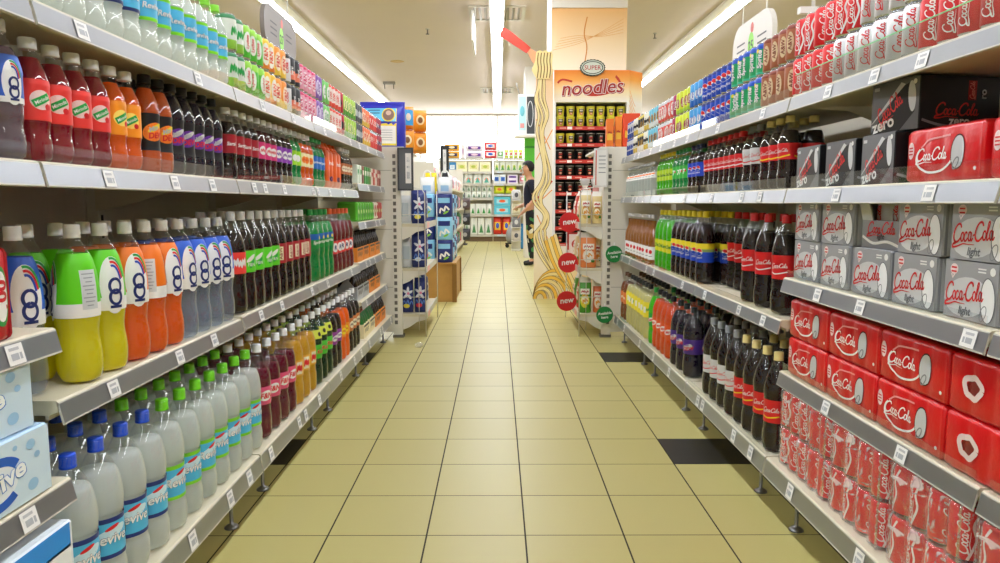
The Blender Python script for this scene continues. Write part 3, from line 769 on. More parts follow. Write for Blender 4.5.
def light_open():
    """torn-open carton: low tray of card with can tops standing out"""
    w, d, h = .168, .22, .118
    o = thing('light_cola_carton', (0,0,0), None, 'carton')
    m = MB()
    card = M('#97999f', .4, .2); cut = M('#77797e', .5)
    t = .004; hl = .070
    m.box(-w/2, w/2, -d/2, d/2, 0, t, card)
    m.box(-w/2, w/2, -d/2, -d/2+t, t, hl, card); m.box(-w/2, w/2, d/2-t, d/2, t, h, card)
    m.box(-w/2, -w/2+t, -d/2+t, d/2-t, t, h, card)
    m.prism([(-d/2+t, t), (d/2-t, t), (d/2-t, h), (0, h), (-d/2+t, hl)], 0, w/2-t, w/2, card)
    m.prism([(-d/2, hl), (-d/2-.012, h*.98), (-d/2-.010, h), (-d/2+t, hl)], 0, -w/2, -w/2+.045, M('#c8cacd', .4, .2))
    m.build('carton_box', o)
    g = MB(); fn = flat_front(-d/2, h/2)
    g.decal(script(.12, dx=0, dy=-.010), fn, RED, .0012)
    g.decal(tr(text('light', .018, .2, .015), 0, -.030), fn, M('#2c2e33', .4), .0012)
    g.decal(ribbon(smooth([(-.08,-.030),(-.03,-.046),(.03,-.040),(.08,-.050)]), .007), fn, WHITE, .0010)
    g.build('front_print', o)
    body, lid = can_meshes('c_light')
    for i in range(2):
        for j in range(3):
            c = bpy.data.objects.new('can', body); COL.objects.link(c); c.parent = o
            c.location = (-.039+.070*i, -.062+.067*j, .0032)
            l = bpy.data.objects.new('can_lid', lid); COL.objects.link(l); l.parent = c
    return o
BUILD['light_open'] = light_open
CANM = {}
def can_meshes(kind):
    if kind not in CANM:
        o = BUILD[kind]()
        ms = {c.name.split('.')[0]: c.data for c in o.children}
        for c in list(o.children): bpy.data.objects.remove(c)
        bpy.data.objects.remove(o)
        CANM[kind] = (ms['can_body'], ms['can_lid'])
    return CANM[kind]
def zero_front(g, fn):
    g.decal(rect(.156, .120), fn, M('#6f7176', .34, .3), .0004)
    g.decal(([(-.078,-.060),(.020,.040),(.062,.052),(.066,-.020),(.02,-.06)], [(0,1,2,3,4)]), fn, M('#1a1a1c', .4), .0008)
    g.decal(([(-.078,-.038),(-.070,-.034),(.034,.046),(.020,.052)], [(0,1,2,3)]), fn, M('#d4d6d8', .35, .2), .0011)
    g.decal(tr(ell(.012, .036, .058, .010), rot=.1), fn, M('#dadcde', .35, .2), .0012)
    g.decal(tr(SCRIPT, -.016, -.006, .55, .088, .15), fn, M('#e8332e', .4), .0016)
    g.decal(tr(text('zero', .040, 0, .03), -.034, -.044, .2), fn, WHITE, .0016)
    g.decal(ell(.006, .006, .064, .048), fn, WHITE, .001); g.decal(rect(.018, .008, -.062, .046, 3), fn, M('#c9cbce', .4), .001)
def zero_side(g, fn):
    g.decal(rect(.21, .116), fn, M('#121013', .4), .0004)
    g.decal(script(.115, dx=-.01, dy=-.018), fn, M('#d82c28', .4), .001)
    g.decal(text('zero', .030, 0, .03), lambda s, t, o: fn(s+.0, t-.045, o), WHITE, .001)
    g.decal(rect(.022, .044, .030, .028, 3), fn, M('#a81c1c', .4), .001)
    g.decal(tr(SCRIPT, .030, .028, PI/2, .040, .05), fn, M('#f0a090', .4), .0014)
    g.decal(tr(text('ro', .024, 0, .02), .062, .020, PI/2), fn, LGREY, .001)
    g.decal(ribbon(smooth([(-.10,-.040),(-.05,-.052),(.02,-.058)]), .006), fn, GREY, .001)
BUILD['zero_carton'] = lambda: carton('zero_cola_carton', .158, .215, .122, M('#1b1c1f', .38), zero_front, zero_side)

WRAP = clear('#fbf4f4', .05, .10, 1.4, .9, '#ffffff', 22, .55)
def wrapped_tray(nw, nd=3):
    def f():
        r = .0662
        w, d, h = nw*r+.003, nd*r+.003, .1178
        o = thing('shrink_wrapped_can_pack', (0,0,0), None, 'can pack')
        body, lid = can_meshes('c_coke')
        rr = random.Random(nw)
        for i in range(nw):
            for j in range(nd):
                if j > 0 and i < nw-1 and j < nd-0 and not (i == nw-1): 
                    if j != 0 and i not in (nw-1,): 
                        if j > 1: continue
                c = bpy.data.objects.new('can', body); COL.objects.link(c); c.parent = o
                c.location = (-w/2+.0015+r*(i+.5), -d/2+.0015+r*(j+.5), .0012); c.rotation_euler = (0, 0, rr.uniform(-1, 1))
                l = bpy.data.objects.new('can_lid', lid); COL.objects.link(l); l.parent = c
        m = MB(); film_mesh(m, w+.003, d+.003, h, nw, nd, .010, WRAP, 0, .004)
        m.build('shrink_film', o)
        return o
    return f
BUILD['tray5'] = wrapped_tray(5); BUILD['tray4'] = wrapped_tray(4)

# bags and soft packs: local front is -Y
def bag_fns(w, d, h, prof):
    def sc(z):
        t = min(max(z/h, 0), 1)
        for (t0, a0, b0), (t1, a1, b1) in zip(prof, prof[1:]):
            if t <= t1:
                k = (t-t0)/(t1-t0) if t1 > t0 else 0
                return a0+(a1-a0)*k, b0+(b1-b0)*k
        return prof[-1][1:]
    def front(x, z):
        a, b = sc(z)
        q = min(abs(x)/(w/2*a), .999)
        return -(d/2*b)*(1-q**2.6)**(1/2.6)
    return sc, front
PILLOW = [(0,.94,.25),(.02,.95,.35),(.12,1,.95),(.5,1,1),(.86,1,.9),(.95,.98,.35),(1,.99,.06)]
STAND = [(0,.94,.9),(.04,1,1),(.55,1,.95),(.85,.98,.5),(.93,.98,.12),(1,.98,.05)]
SQUARE = [(0,.97,.95),(.03,1,1),(.95,1,1),(1,.95,.93)]
def bag(name, cat, w, d, h, mat, prints=(), prof=PILLOW, part='wrapper', topmat=None, seg=28):
    """prints: [(shape, mat, layer)], drawn on the front around the middle of the bag"""
    o = thing(name, (0,0,0), None, cat)
    sc, front = bag_fns(w, d, h, prof)
    m = MB(); n = 0
    zs = [p[0]*h for p in prof]
    zz = []
    for a, b in zip(zs, zs[1:]): zz += [a, (a+b)/2]
    zz.append(zs[-1])
    for z in zz:
        a, b = sc(z)
        for i in range(seg):
            t = 2*PI*i/seg
            e = 2/2.6
            x = w/2*a*math.copysign(abs(math.sin(t))**e, math.sin(t)); y = -d/2*b*math.copysign(abs(math.cos(t))**e, math.cos(t))
            m.v.append((x, y, z))
    for j in range(len(zz)-1):
        mm = topmat if topmat and zz[j] > h*.84 else mat
        for i in range(seg):
            i2 = (i+1) % seg
            m.face((j*seg+i, j*seg+i2, (j+1)*seg+i2, (j+1)*seg+i), mm, True)
    m.face(list(range(seg-1,-1,-1)), mat); m.face([(len(zz)-1)*seg+i for i in range(seg)], topmat or mat)
    m.build(part, o)
    if prints:
        g = MB()
        fn = lambda s, t, off: (s, front(s, h/2+t)-off, h/2+t)
        for shp, mm, ly in prints: g.decal(shp, fn, mm, .0015+.0012*ly)
        g.build('printed_design', o)
    return o
def grid_rect(w, h, cx=0, cy=0): return rect(w, h, cx, cy, 8, 6)

def box_item(name, cat, w, d, h, mat, prints=(), bev=.003, part='box_body'):
    o = thing(name, (0,0,0), None, cat)
    m = MB(); m.box(-w/2, w/2, -d/2, d/2, 0, h, mat, bev); m.build(part, o)
    if prints:
        g = MB(); fn = flat_front(-d/2, h/2)
        for shp, mm, ly in prints: g.decal(shp, fn, mm, .0008+.0006*ly)
        g.build('front_print', o)
    return o
def put(o, loc, rz, label, group=None):
    o.location = loc; o.rotation_euler = (0, 0, rz); o['label'] = label
    if group: o['group'] = group
    return o
def revive_front(g, fn_):
    fn = lambda s, t, off: fn_(s, t*.74, off)
    g.decal(rect(.28, .158), fn, M('#cfe6f6', .45), .0004)
    g.decal(tr(ring(.062, .050, .020, -.0, -.008, 26, .5, 5.4), rot=.1), fn, M('#1c5fc4', .4), .001)
    g.decal(ell(.054, .042, 0, -.008), fn, M('#e8f2fa', .45), .0008)
    g.decal(tr(text('revive', .058, .15, .03), 0, -.008, .28), fn, M('#f4fafd', .4), .0022)
    g.decal(tr(text('revive', .058, .15, .06), 0.001, -.009, .28), fn, M('#3f86d8', .4), .0016)
    for (x, y, r) in ((.09,.05,.012),(.105,.02,.008),(.09,-.045,.014),(-.09,.045,.012),(-.1,-.04,.010),(.05,.058,.006)):
        g.decal(ell(r, r, x, y), fn, M('#9cc8ea', .45), .001)
BUILD['revive_carton'] = lambda: carton('isotonic_carton', .285, .22, .121, M('#b9d8f0', .45), revive_front)
def hundred_front(g, fn):
    g.decal(rect(.40, .20, 0, -.02), fn, M('#eef2f6', .45), .0004)
    g.decal(rect(.40, .045, 0, .098), fn, M('#1e8ee6', .4), .0004)
    n = join(rect(.018, .085, -.068, 0, 3, 3, .2), tr(ring(.030, .036, .017, -.012, 0), shear=.2), tr(ring(.030, .036, .017, .034, 0), shear=.2))
    g.decal(tr(n, .02, -.035, .12, 1.15, 1.15), fn, M('#16206a', .4), .0012)
    g.decal(text('PLUS', .030, .15, .02), lambda s, t, o: fn(s+.155, t-.05, o), M('#16206a', .4), .0012)
    g.decal(rect(.10, .008, -.05, .098, 4), fn, PALE, .001); g.decal(rect(.05, .012, .16, .03, 3), fn, M('#3a3fa0', .4), .0008)
BUILD['hundred_carton'] = lambda: carton('isotonic_box', .42, .26, .245, M('#dfe8f0', .45), hundred_front)
def red100():
    w, d, h = .20, .13, .155
    o = thing('isotonic_can_pack', (0,0,0), None, 'can pack')
    m = MB(); film_mesh(m, w, d, h, 3, 2, .012, M('#c41f2c', .3, 0, .5, .05, .2, 30)); m.build('printed_film', o)
    fn = front_fn(w, d, 3, .012, h/2)
    g = MB()
    for i in range(3):
        x = -w/3+w/3*i
        g.decal(ell(.022, .05, x, -.004), fn, M('#3b9a4a', .4), .001)
        g.decal(ell(.017, .042, x, -.004), fn, WHITE, .0015)
        g.decal(tr(text('100', .036, 0, .04), x, -.004, PI/2), fn, M('#c8202c', .4), .002)
    g.build('printed_logo', o)
    return o
BUILD['red100'] = red100
def six_pack(card, neckm=None, dm=None):
    def f():
        o = thing('bottle_six_pack', (0,0,0), None, 'bottle pack')
        w, d, h = .19, .13, .135
        m = MB()
        m.box(-w/2, w/2, -d/2, d/2, 0, .085, card)
        m.prism([(-d/2+.02,.085),(d/2-.02,.085),(.004,h),(-.004,h)], 0, -w/2, -w/2+.003, card); m.prism([(-d/2+.02,.085),(d/2-.02,.085),(.004,h),(-.004,h)], 0, w/2-.003, w/2, card)
        m.box(-w/2, w/2, -.002, .002, .085, h, card)
        m.build('carrier', o)
        g = MB(); fn = flat_front(-d/2, .044)
        g.decal(rect(.17, .012, 0, .030), fn, BLK, .001); g.decal(squig(.13, .03, 4), fn, BLK, .001); g.build('front_print', o)
        bm = None
        for i in range(3):
            for j in range(2):
                if bm is None:
                    q = MB(); q.lathe([(.026,.0),(.028,.01),(.028,.10),(.022,.12),(.012,.138),(.011,.160)], dm or M('#1c0f0a', .1), 14); b = q.build('bottle', o); bm = b.data
                    q = MB(); q.lathe([(.0125,.156),(.0135,.158),(.013,.168),(.008,.171)], neckm or BLK, 14); cm = q.build('cap', b).data
                else:
                    b = bpy.data.objects.new('bottle', bm); COL.objects.link(b); b.parent = o
                    k = bpy.data.objects.new('cap', cm); COL.objects.link(k); k.parent = b
                b.location = (-.062+.062*i, -.032+.064*j, .0)
        for ch in o.children:
            if ch.name.startswith('bottle'): ch.location.z = .004
        return o
    return f
BUILD['six_orange'] = six_pack(M('#e88a2a', .45)); BUILD['six_silver'] = six_pack(M('#b9bdc2', .4, .2)); BUILD['six_cream'] = six_pack(M('#efe2b4', .45), M('#8a3a2a', .4), M('#2a6a34', .1))
# ------------------------------------------------------------------ the room
TILE = .2985
TX0, TY0 = .0845, 2.09
CEIL = 3.42
Y_BACK = 19.9
def floor_material():
    m, nt, out = newmat('floor_tiles')
    N = nt.nodes.new; L = nt.links.new
    tc = N('ShaderNodeTexCoord'); sp = N('ShaderNodeSeparateXYZ'); L(tc.outputs['Object'], sp.inputs[0])
    def math_(op, a, b=None, c=None):
        n = N('ShaderNodeMath'); n.operation = op
        for i, v in enumerate((a, b, c)):
            if v is None: continue
            if isinstance(v, (int, float)): n.inputs[i].default_value = v
            else: L(v, n.inputs[i])
        return n.outputs[0]
    ux = math_('DIVIDE', math_('SUBTRACT', sp.outputs['X'], TX0), TILE); uy = math_('DIVIDE', math_('SUBTRACT', sp.outputs['Y'], TY0), TILE)
    fx = math_('FRACT', ux); fy = math_('FRACT', uy); ix = math_('FLOOR', ux); iy = math_('FLOOR', uy)
    def dist(f): return math_('MINIMUM', f, math_('SUBTRACT', 1, f))
    gx = math_('LESS_THAN', dist(fx), .0085); gy = math_('LESS_THAN', dist(fy), .0065)
    grout = math_('MAXIMUM', gx, gy)
    # dark accent tiles: every sixth row, outer columns
    row = math_('COMPARE', math_('PINGPONG', math_('SUBTRACT', iy, 2), 3), 0, .2)
    row = math_('COMPARE', math_('FLOORED_MODULO', math_('SUBTRACT', iy, 2), 6), 0, .2)
    col = math_('MAXIMUM', math_('COMPARE', ix, 2, .2), math_('COMPARE', ix, -4, .2))
    near = math_('LESS_THAN', sp.outputs['Y'], 5.0)
    dark = math_('MULTIPLY', math_('MULTIPLY', row, col), near)
    cmb = N('ShaderNodeCombineXYZ'); L(ix, cmb.inputs[0]); L(iy, cmb.inputs[1])
    wn = N('ShaderNodeTexWhiteNoise'); wn.noise_dimensions = '3D'; L(cmb.outputs[0], wn.inputs['Vector'])
    no = N('ShaderNodeTexNoise'); no.inputs['Scale'].default_value = 3; no.inputs['Detail'].default_value = 4; L(tc.outputs['Object'], no.inputs['Vector'])
    f = math_('ADD', math_('MULTIPLY', wn.outputs['Value'], .75), math_('MULTIPLY', no.outputs['Fac'], .25))
    m1 = N('ShaderNodeMix'); m1.data_type = 'RGBA'; m1.inputs['A'].default_value = (*lin('#beb472'), 1); m1.inputs['B'].default_value = (*lin('#c3ba79'), 1); L(f, m1.inputs['Factor'])
    m2 = N('ShaderNodeMix'); m2.data_type = 'RGBA'; m2.inputs['B'].default_value = (*lin('#1e1c18'), 1); L(dark, m2.inputs['Factor']); L(m1.outputs['Result'], m2.inputs['A'])
    m3 = N('ShaderNodeMix'); m3.data_type = 'RGBA'; m3.inputs['B'].default_value = (*lin('#37321c'), 1); L(grout, m3.inputs['Factor']); L(m2.outputs['Result'], m3.inputs['A'])
    b = N('ShaderNodeBsdfPrincipled'); L(m3.outputs['Result'], b.inputs['Base Color'])
    b.inputs['Specular IOR Level'].default_value = .42
    r = math_('ADD', math_('MULTIPLY', grout, .4), math_('ADD', .38, math_('MULTIPLY', no.outputs['Fac'], .04))); L(r, b.inputs['Roughness'])
    bp = N('ShaderNodeBump'); bp.inputs['Strength'].default_value = .25; bp.inputs['Distance'].default_value = .002; bp.invert = True
    L(grout, bp.inputs['Height']); L(bp.outputs[0], b.inputs['Normal'])
    L(b.outputs[0], out.inputs['Surface'])
    return m
def room():
    XL, XR, Y0 = -6.5, 6.5, -4.5
    m = MB(); m.box(XL-.1, XR+.1, Y0-.1, Y_BACK+.3, -.1, 0, floor_material()); struct('floor', m)
    ce = M('#d6cac3', .85, 0, .2, .03, 0, 1.2)
    m = MB(); m.box(XL-.1, XR+.1, Y0-.1, Y_BACK+.3, CEIL, CEIL+.1, ce); struct('ceiling', m)
    wa = M('#d6d0c8', .8, 0, .2, .03, 0, 2.)
    m = MB(); m.box(XL-.1, XL, Y0, Y_BACK, 0, CEIL, wa); struct('wall_left', m)
    m = MB(); m.box(XR, XR+.1, Y0, Y_BACK, 0, CEIL, wa); struct('wall_right', m)
    m = MB(); m.box(XL, XR, Y0-.1, Y0, 0, CEIL, wa); struct('wall_front', m)
    m = MB(); m.box(XL, XR, Y_BACK+.2, Y_BACK+.3, 0, 1.6, wa); m.box(XL, XR, Y_BACK+.2, Y_BACK+.3, 3.39, CEIL, wa)
    m.box(XL, -4.2, Y_BACK+.2, Y_BACK+.3, 1.6, 3.39, wa); m.box(4.2, XR, Y_BACK+.2, Y_BACK+.3, 1.6, 3.39, wa); struct('wall_back', m)
    # daylit frosted windows above the back shelves
    glow = M('#f6fbff', .4, emit=4.)
    wf = M('#e9e7e2', .5)
    for i in range(4):
        a = -4.2+2.1*i
        f = MB(); f.box(a, a+2.1, Y_BACK+.16, Y_BACK+.24, 1.6, 1.65, wf); f.box(a, a+2.1, Y_BACK+.16, Y_BACK+.24, 3.35, 3.39, wf)
        f.box(a, a+.03, Y_BACK+.16, Y_BACK+.24, 1.65, 3.35, wf); f.box(a+2.07, a+2.1, Y_BACK+.16, Y_BACK+.24, 1.65, 3.35, wf)
        o = struct('window_%d' % (i+1), f)
        p = MB(); p.box(a+.03, a+2.07, Y_BACK+.19, Y_BACK+.20, 1.65, 3.35, glow); p.build('pane', o)
    b = MB(); b.tube([(-4.2, Y_BACK-.3, 3.34), (4.2, Y_BACK-.3, 3.34)], .02, M('#b7b2aa', .5), 10)
    o = b.build('ceiling_rail'); tag(o, 'thin pale rail running across below the ceiling in front of the bright windows', 'rail')
    # strip lights
    tubem = M('#f0f5ff', .4, emit=32.)
    hou = M('#eceae4', .4)
    def strip(x, y0, z, w, what, group, n=1, ln=1.22, hm=.09):
        for i in range(n):
            a = y0 + i*ln
            o = thing('strip_light', (x, a, z), what if n == 1 else '%s, %s from the near end' % (what, ORD[i]), 'light', group)
            h = MB(); h.prism([(-w/2-hm, .045), (-w/2-.015, .012), (w/2+.015, .012), (w/2+hm, .045), (w/2+hm, .078), (-w/2-hm, .078)], 1, .004, ln-.004, hou)
            h.build('housing', o)
            t = MB(); t.prism([(-w/2, .012), (-w/2+.012, -.012), (w/2-.012, -.012), (w/2, .012)], 1, .02, ln-.02, tubem); t.build('diffuser', o)
    strip(.0, -3.5, 3.34, .14, 'white strip light over the middle of the aisle', 'strip lights over the aisle', 18, hm=.03)
    strip(-2.70, -3.5, 3.34, .12, 'white strip light beside the hanging grey sign', 'strip lights on one side', 18)
    strip(2.88, -3.5, 3.34, .12, 'white strip light beside the hanging pale sign', 'strip lights on the other side', 18)
    for k, (x, y, s) in enumerate(((.0, 9.55, .31), (.0, 15.9, .31))):
        o = thing('ceiling_vent', (x, y, CEIL), ['slatted ceiling vent above the fork handle', 'small slatted ceiling vent far along the middle strip light'][k], 'vent')
        f = MB()
        for (a, b, c, d) in ((-s-.05, -s, -s-.05, s+.05), (s, s+.05, -s-.05, s+.05), (-s, s, -s-.05, -s), (-s, s, s, s+.05)): f.box(a, b, c, d, -.02, -.001, M('#cfc9bf', .6))
        f.build('frame', o)
        f = MB()
        for i in range(9):
            xx = -s + .03 + i*(2*s-.06)/8
            f.prism([(xx-.02, -.018), (xx+.006, -.002), (xx+.012, -.004), (xx-.014, -.02)], 1, -s, s, M('#9b958c', .6))
        f.build('slats', o)
    # small ceiling fittings
    for k, (u, v) in enumerate(((428, 32), (654, 36))):
        zc = (CEIL-1)*718/(203-v); x = (u-497.2)*zc/722; y = zc+.25
        m = MB(); m.lathe([(.03, -.012), (.03, -.001)], M('#b9b3a8', .5), 14); m.lathe([(.008, -.07), (.008, -.012)], M('#6a6258', .4, .6), 10); m.lathe([(.024, -.078), (.026, -.07)], M('#6a6258', .4, .6), 12)
        o = m.build('sprinkler'); o.location = (x, y, CEIL); tag(o, ['small ceiling sprinkler above the tissue aisle, nearer the grey sign', 'small ceiling sprinkler near the pale sign'][k], 'sprinkler')
    zc = (CEIL-1)*718/(203-64); m = MB(); m.lathe([(.10, -.006), (.12, -.001)], M('#c9a86a', .7), 20)
    o = m.build('ceiling_cover_plate'); o.location = ((398-497.2)*zc/722, zc+.25, CEIL); tag(o, 'round yellowed cover plate on the ceiling', 'cover plate')
    zc = (CEIL-1)*718/(203-84); x = (390-497.2)*zc/722; y = zc+.25
    o = thing('ceiling_bracket', (x, y, CEIL), 'small dark bracket with two prongs hanging from the ceiling', 'bracket')
    m = MB(); m.box(-.12, .12, -.05, .05, -.05, -.001, M('#8a857c', .5)); m.build('plate', o)
    for sx in (-.09, .09):
        m = MB(); m.box(sx-.008, sx+.008, -.01, .01, -.14, -.05, M('#55504a', .5)); m.build('prong', o)
    m = MB(); m.box(-.012, .012, -.5, .5, 0, .36, M('#dcdad4', .5)); m.box(-.004, .004, -.01, .01, .36, .43, M('#8a857c', .5))
    o = m.build('hanging_aisle_sign'); o.location = (-.30, 9.6, 2.98); tag(o, 'white hanging aisle sign seen edge-on beside the middle strip light', 'sign')

# ------------------------------------------------------------------ gondola shelving
CR = M('#d8d0b6', .45, 0, .4, .03, 0, 6); DECKU = M('#cfc6b0', .5, 0, .4); RAIL = M('#a4a8ae', .30, .78, .5, .05, .05, 12); RAILW = M('#c9c7be', .4)
BACKP = M('#dcd6c6', .55, 0, .3, .03, 0, 5); STEEL = M('#8e9094', .3, .8); DARKSLOT = M('#3a3832', .7); TAGM = M('#f4f4f2', .5); INK = M('#b6bac0', .5)
ACRY = clear('#fbfdfd', .012, .03); ACRYG = M('#79e09a', .3)
POSTM = M('#ded9cc', .45)
def bay(name, side, y0, y1, tiers, label, seed, extra_tags=None, base_lip=None, post=True):
    """tiers: (deck top z, lip x, rail height, has clear front guard)"""
    rr = random.Random(seed)
    o = thing('shelf_bay', (side*1.3, (y0+y1)/2, 0), label, 'shelving', 'gondola shelf bays')
    og = (side*1.3, (y0+y1)/2, 0)
    X = lambda x: side*x
    m = MB(); m.box(X(1.30), X(1.325), y0+.002, y1-.002, .06, 1.38, BACKP)
    for z in (.45, .80, 1.12): m.box(X(1.298), X(1.300), y0+.002, y1-.002, z, z+.004, M('#9b9484', .6))
    m.build('back_panel', o, og)
    m = MB(); m.box(X(1.262), X(1.297), y0+.004, y0+.044, .0, 1.40, POSTM)
    for i in range(26): m.box(X(1.2605), X(1.262), y0+.018, y0+.030, .12+i*.048, .12+i*.048+.026, DARKSLOT)
    m.build('upright', o, og)
    for k, (zt, lip, rh, guard) in enumerate(tiers):
        m = MB()
        ya, yb = y0+.005, y1-.005
        m.prism([(X(1.262), zt-.028), (X(lip+.03), zt-.028), (X(lip+.013), zt-.022), (X(lip+.010), zt-.004), (X(lip+.014), zt), (X(1.262), zt)], 1, ya, yb, CR)
        m.box(X(lip+.03), X(lip+.036), ya, yb, zt-.037, zt-.028, DECKU)
        sh = m.build('shelf', o, og)
        # price rail: slanted strip with pale edges
        P = [(lip+.010, zt-.003), (lip, zt-rh), (lip+.004, zt-rh-.002), (lip+.0135, zt-.006)]
        m = MB()
        def pt(t, off=0.): return (X(lip+.010-.010*t-off), zt-.003-(rh-.003)*t)
        for t0, t1, mt in ((0, .07, RAILW), (.07, .93, RAIL), (.93, 1, RAILW)):
            a, b = pt(t0), pt(t1)
            n = len(m.v)
            m.v += [(a[0], ya, a[1]), (a[0], yb, a[1]), (b[0], yb, b[1]), (b[0], ya, b[1])]
            m.face((n, n+1, n+2, n+3), mt)
        n = len(m.v); q = [(X(lip+.0135), zt-.006), (X(lip+.004), zt-rh-.002)]; a, b = pt(0), pt(1)
        m.v += [(a[0], ya, a[1]), (a[0], yb, a[1]), (q[0][0], yb, q[0][1]), (q[0][0], ya, q[0][1]), (b[0], ya, b[1]), (b[0], yb, b[1]), (q[1][0], yb, q[1][1]), (q[1][0], ya, q[1][1])]
        for f in ((0,1,2,3), (4,5,6,7), (2,3,7,6), (0,3,7,4), (1,2,6,5)): m.face([n+i for i in f], RAILW)
        m.build('price_rail', sh, og)
        # price tags
        nt = rr.choice((2, 3, 3, 4)) if k else rr.choice((2, 3, 4))
        for i in range(nt):
            yc = y0 + (y1-y0)*((i+.5)/nt + rr.uniform(-.12, .12)); w = .021
            m = MB(); a, b = pt(.10, .0016), pt(.90, .0016)
            m.v += [(a[0], yc-w, a[1]), (a[0], yc+w, a[1]), (b[0], yc+w, b[1]), (b[0], yc-w, b[1])]; m.face((0, 1, 2, 3), TAGM)
            for (t0, t1, h0, h1) in ((.22, .34, -.7, .5), (.46, .72, -.6, .3), (.46, .72, .42, .7)):
                a, b = pt(t0, .0022), pt(t1, .0022); n = len(m.v)
                m.v += [(a[0], yc+w*h0, a[1]), (a[0], yc+w*h1, a[1]), (b[0], yc+w*h1, b[1]), (b[0], yc+w*h0, b[1])]; m.face((n, n+1, n+2, n+3), INK if t0 > .4 else M('#c4c6ca', .5))
            m.build('price_tag', sh, og)
        if guard:
            m = MB(); m.box(X(lip+.013), X(lip+.0155), ya+.015, yb-.015, zt+.0005, zt+guard, ACRY)
            if guard > .05: m.box(X(lip+.0125), X(lip+.016), ya+.015, yb-.015, zt+guard, zt+guard+.002, ACRYG if side > 0 and k == 0 else M('#dfe8e6', .25))
            m.build('front_guard', sh, og)
        # end brackets under the deck
        if zt > .3 and not (side > 0 and y0 < 2 or side < 0 and y0 < 1):
            for yy in (y0+.006, y1-.010):
                m = MB(); d = 1.262-lip-.05
                m.prism([(X(1.262), zt-.029), (X(lip+.06), zt-.029), (X(lip+.10), zt-.036), (X(1.262-d*.55), zt-.042), (X(1.262-d*.2), zt-.085), (X(1.262), zt-.10)], 1, yy, yy+.004, CR)
                m.build('bracket', sh, og)
    bl = tiers[-1][1]
    for yy in (y0+.15, y1-.15):
        m = MB(); xx = X(bl+.055)
        m.lathe([(.022, 0), (.022, .004), (.014, .010), (.006, .014), (.006, .075), (.014, .08), (.014, .09)], STEEL, 12, None, xx, yy)
        m.box(xx-.018, xx+.018, yy-.022, yy+.022, .09, .151, CR)
        m.build('foot', o, og)
    return o
LB = [.32, 1.315, 2.295, 3.27, 4.27, 5.28]
RB = [.32, 1.30, 2.27, 3.27, 4.27, 5.28]
T = lambda *a: [(z, x, .045 if z > .3 else .058, g) for z, x, g in a]
def shelving():
    bay('bay', -1, LB[0], LB[1], T((1.36,.81,.03),(1.075,.81,.032),(.773,.80,0),(.49,.79,0),(.18,.768,0)), 'shelf bay nearest the camera holding white and blue cartons', 1)
    bay('bay', -1, LB[1], LB[2], T((1.36,.81,.03),(1.075,.81,.032),(.632,.81,0),(.18,.768,0)), 'shelf bay with lemon yellow and orange bottles beside the white cartons', 2)
    bay('bay', -1, LB[2], LB[3], T((1.36,.81,.03),(1.075,.81,.032),(.638,.81,0),(.18,.768,0)), 'shelf bay with lime-green labelled dark bottles on its middle shelf', 3)
    bay('bay', -1, LB[3], LB[4], T((1.36,.81,.03),(1.075,.81,.032),(.638,.81,0),(.18,.768,0)), 'shelf bay with emerald green bottles and orange-capped bottles', 4)
    bay('bay', -1, LB[4], LB[5], T((1.36,.81,0),(1.118,.81,0),(.888,.81,0),(.645,.81,0),(.412,.80,0),(.18,.768,0)), 'end shelf bay of six close shelves holding six-packs and small cartons', 5)
    bay('bay', 1, RB[0], RB[1], T((1.325,.895,.06),(1.045,.895,.036),(.767,.895,.025),(.467,.895,.028),(.18,.863,0)), 'shelf bay nearest the camera on the red can side', 6)
    bay('bay', 1, RB[1], RB[2], T((1.325,.895,.06),(1.045,.895,.036),(.767,.895,.025),(.467,.895,.028),(.18,.863,0)), 'shelf bay stacked with grey cartons and red film-wrapped can packs', 7)
    bay('bay', 1, RB[2], RB[3], T((1.325,.895,.03),(1.045,.895,.034),(.628,.895,.02),(.18,.863,.02)), 'shelf bay with large red-capped cola bottles beside the grey cartons', 8)
    bay('bay', 1, RB[3], RB[4], T((1.325,.895,.03),(1.045,.895,.034),(.628,.895,.02),(.18,.863,.02)), 'shelf bay with yellow-capped cola and lime green bottles', 9)
    bay('bay', 1, RB[4], RB[5], T((1.325,.895,0),(1.045,.895,.03),(.628,.895,.02),(.18,.863,.02)), 'end shelf bay with glass tonic and amber juice bottles', 10)
# ------------------------------------------------------------------ stock on the shelves
LROT = PI/2 - .55; RROT = -PI/2 + .55
def run(kind, side, x, z, ys, look, where, group, jit=.25, row='front row', rows=(), turn=()):
    n = len(ys)
    name = B[kind]
    for i, y in enumerate(ys):
        for j, (xx, rw) in enumerate([(x, row)] + list(rows)):
            o_ = ORD[i] if n > 1 else 'only'
            lab = '%s %s%s, %s, %s' % (o_, look, ' from near end' if n > 1 else '', rw, where)
            place(kind, (side*xx, y + (RNG.uniform(-.0006, .0006) if j else 0), z+.0012), (LROT if side < 0 else RROT) + RNG.uniform(-jit, jit) + (turn[i] if i < len(turn) and not j else 0), lab, group or ('%s on %s' % (look, where)))
def seq(a, n, d): return [a + i*d for i in range(n)]

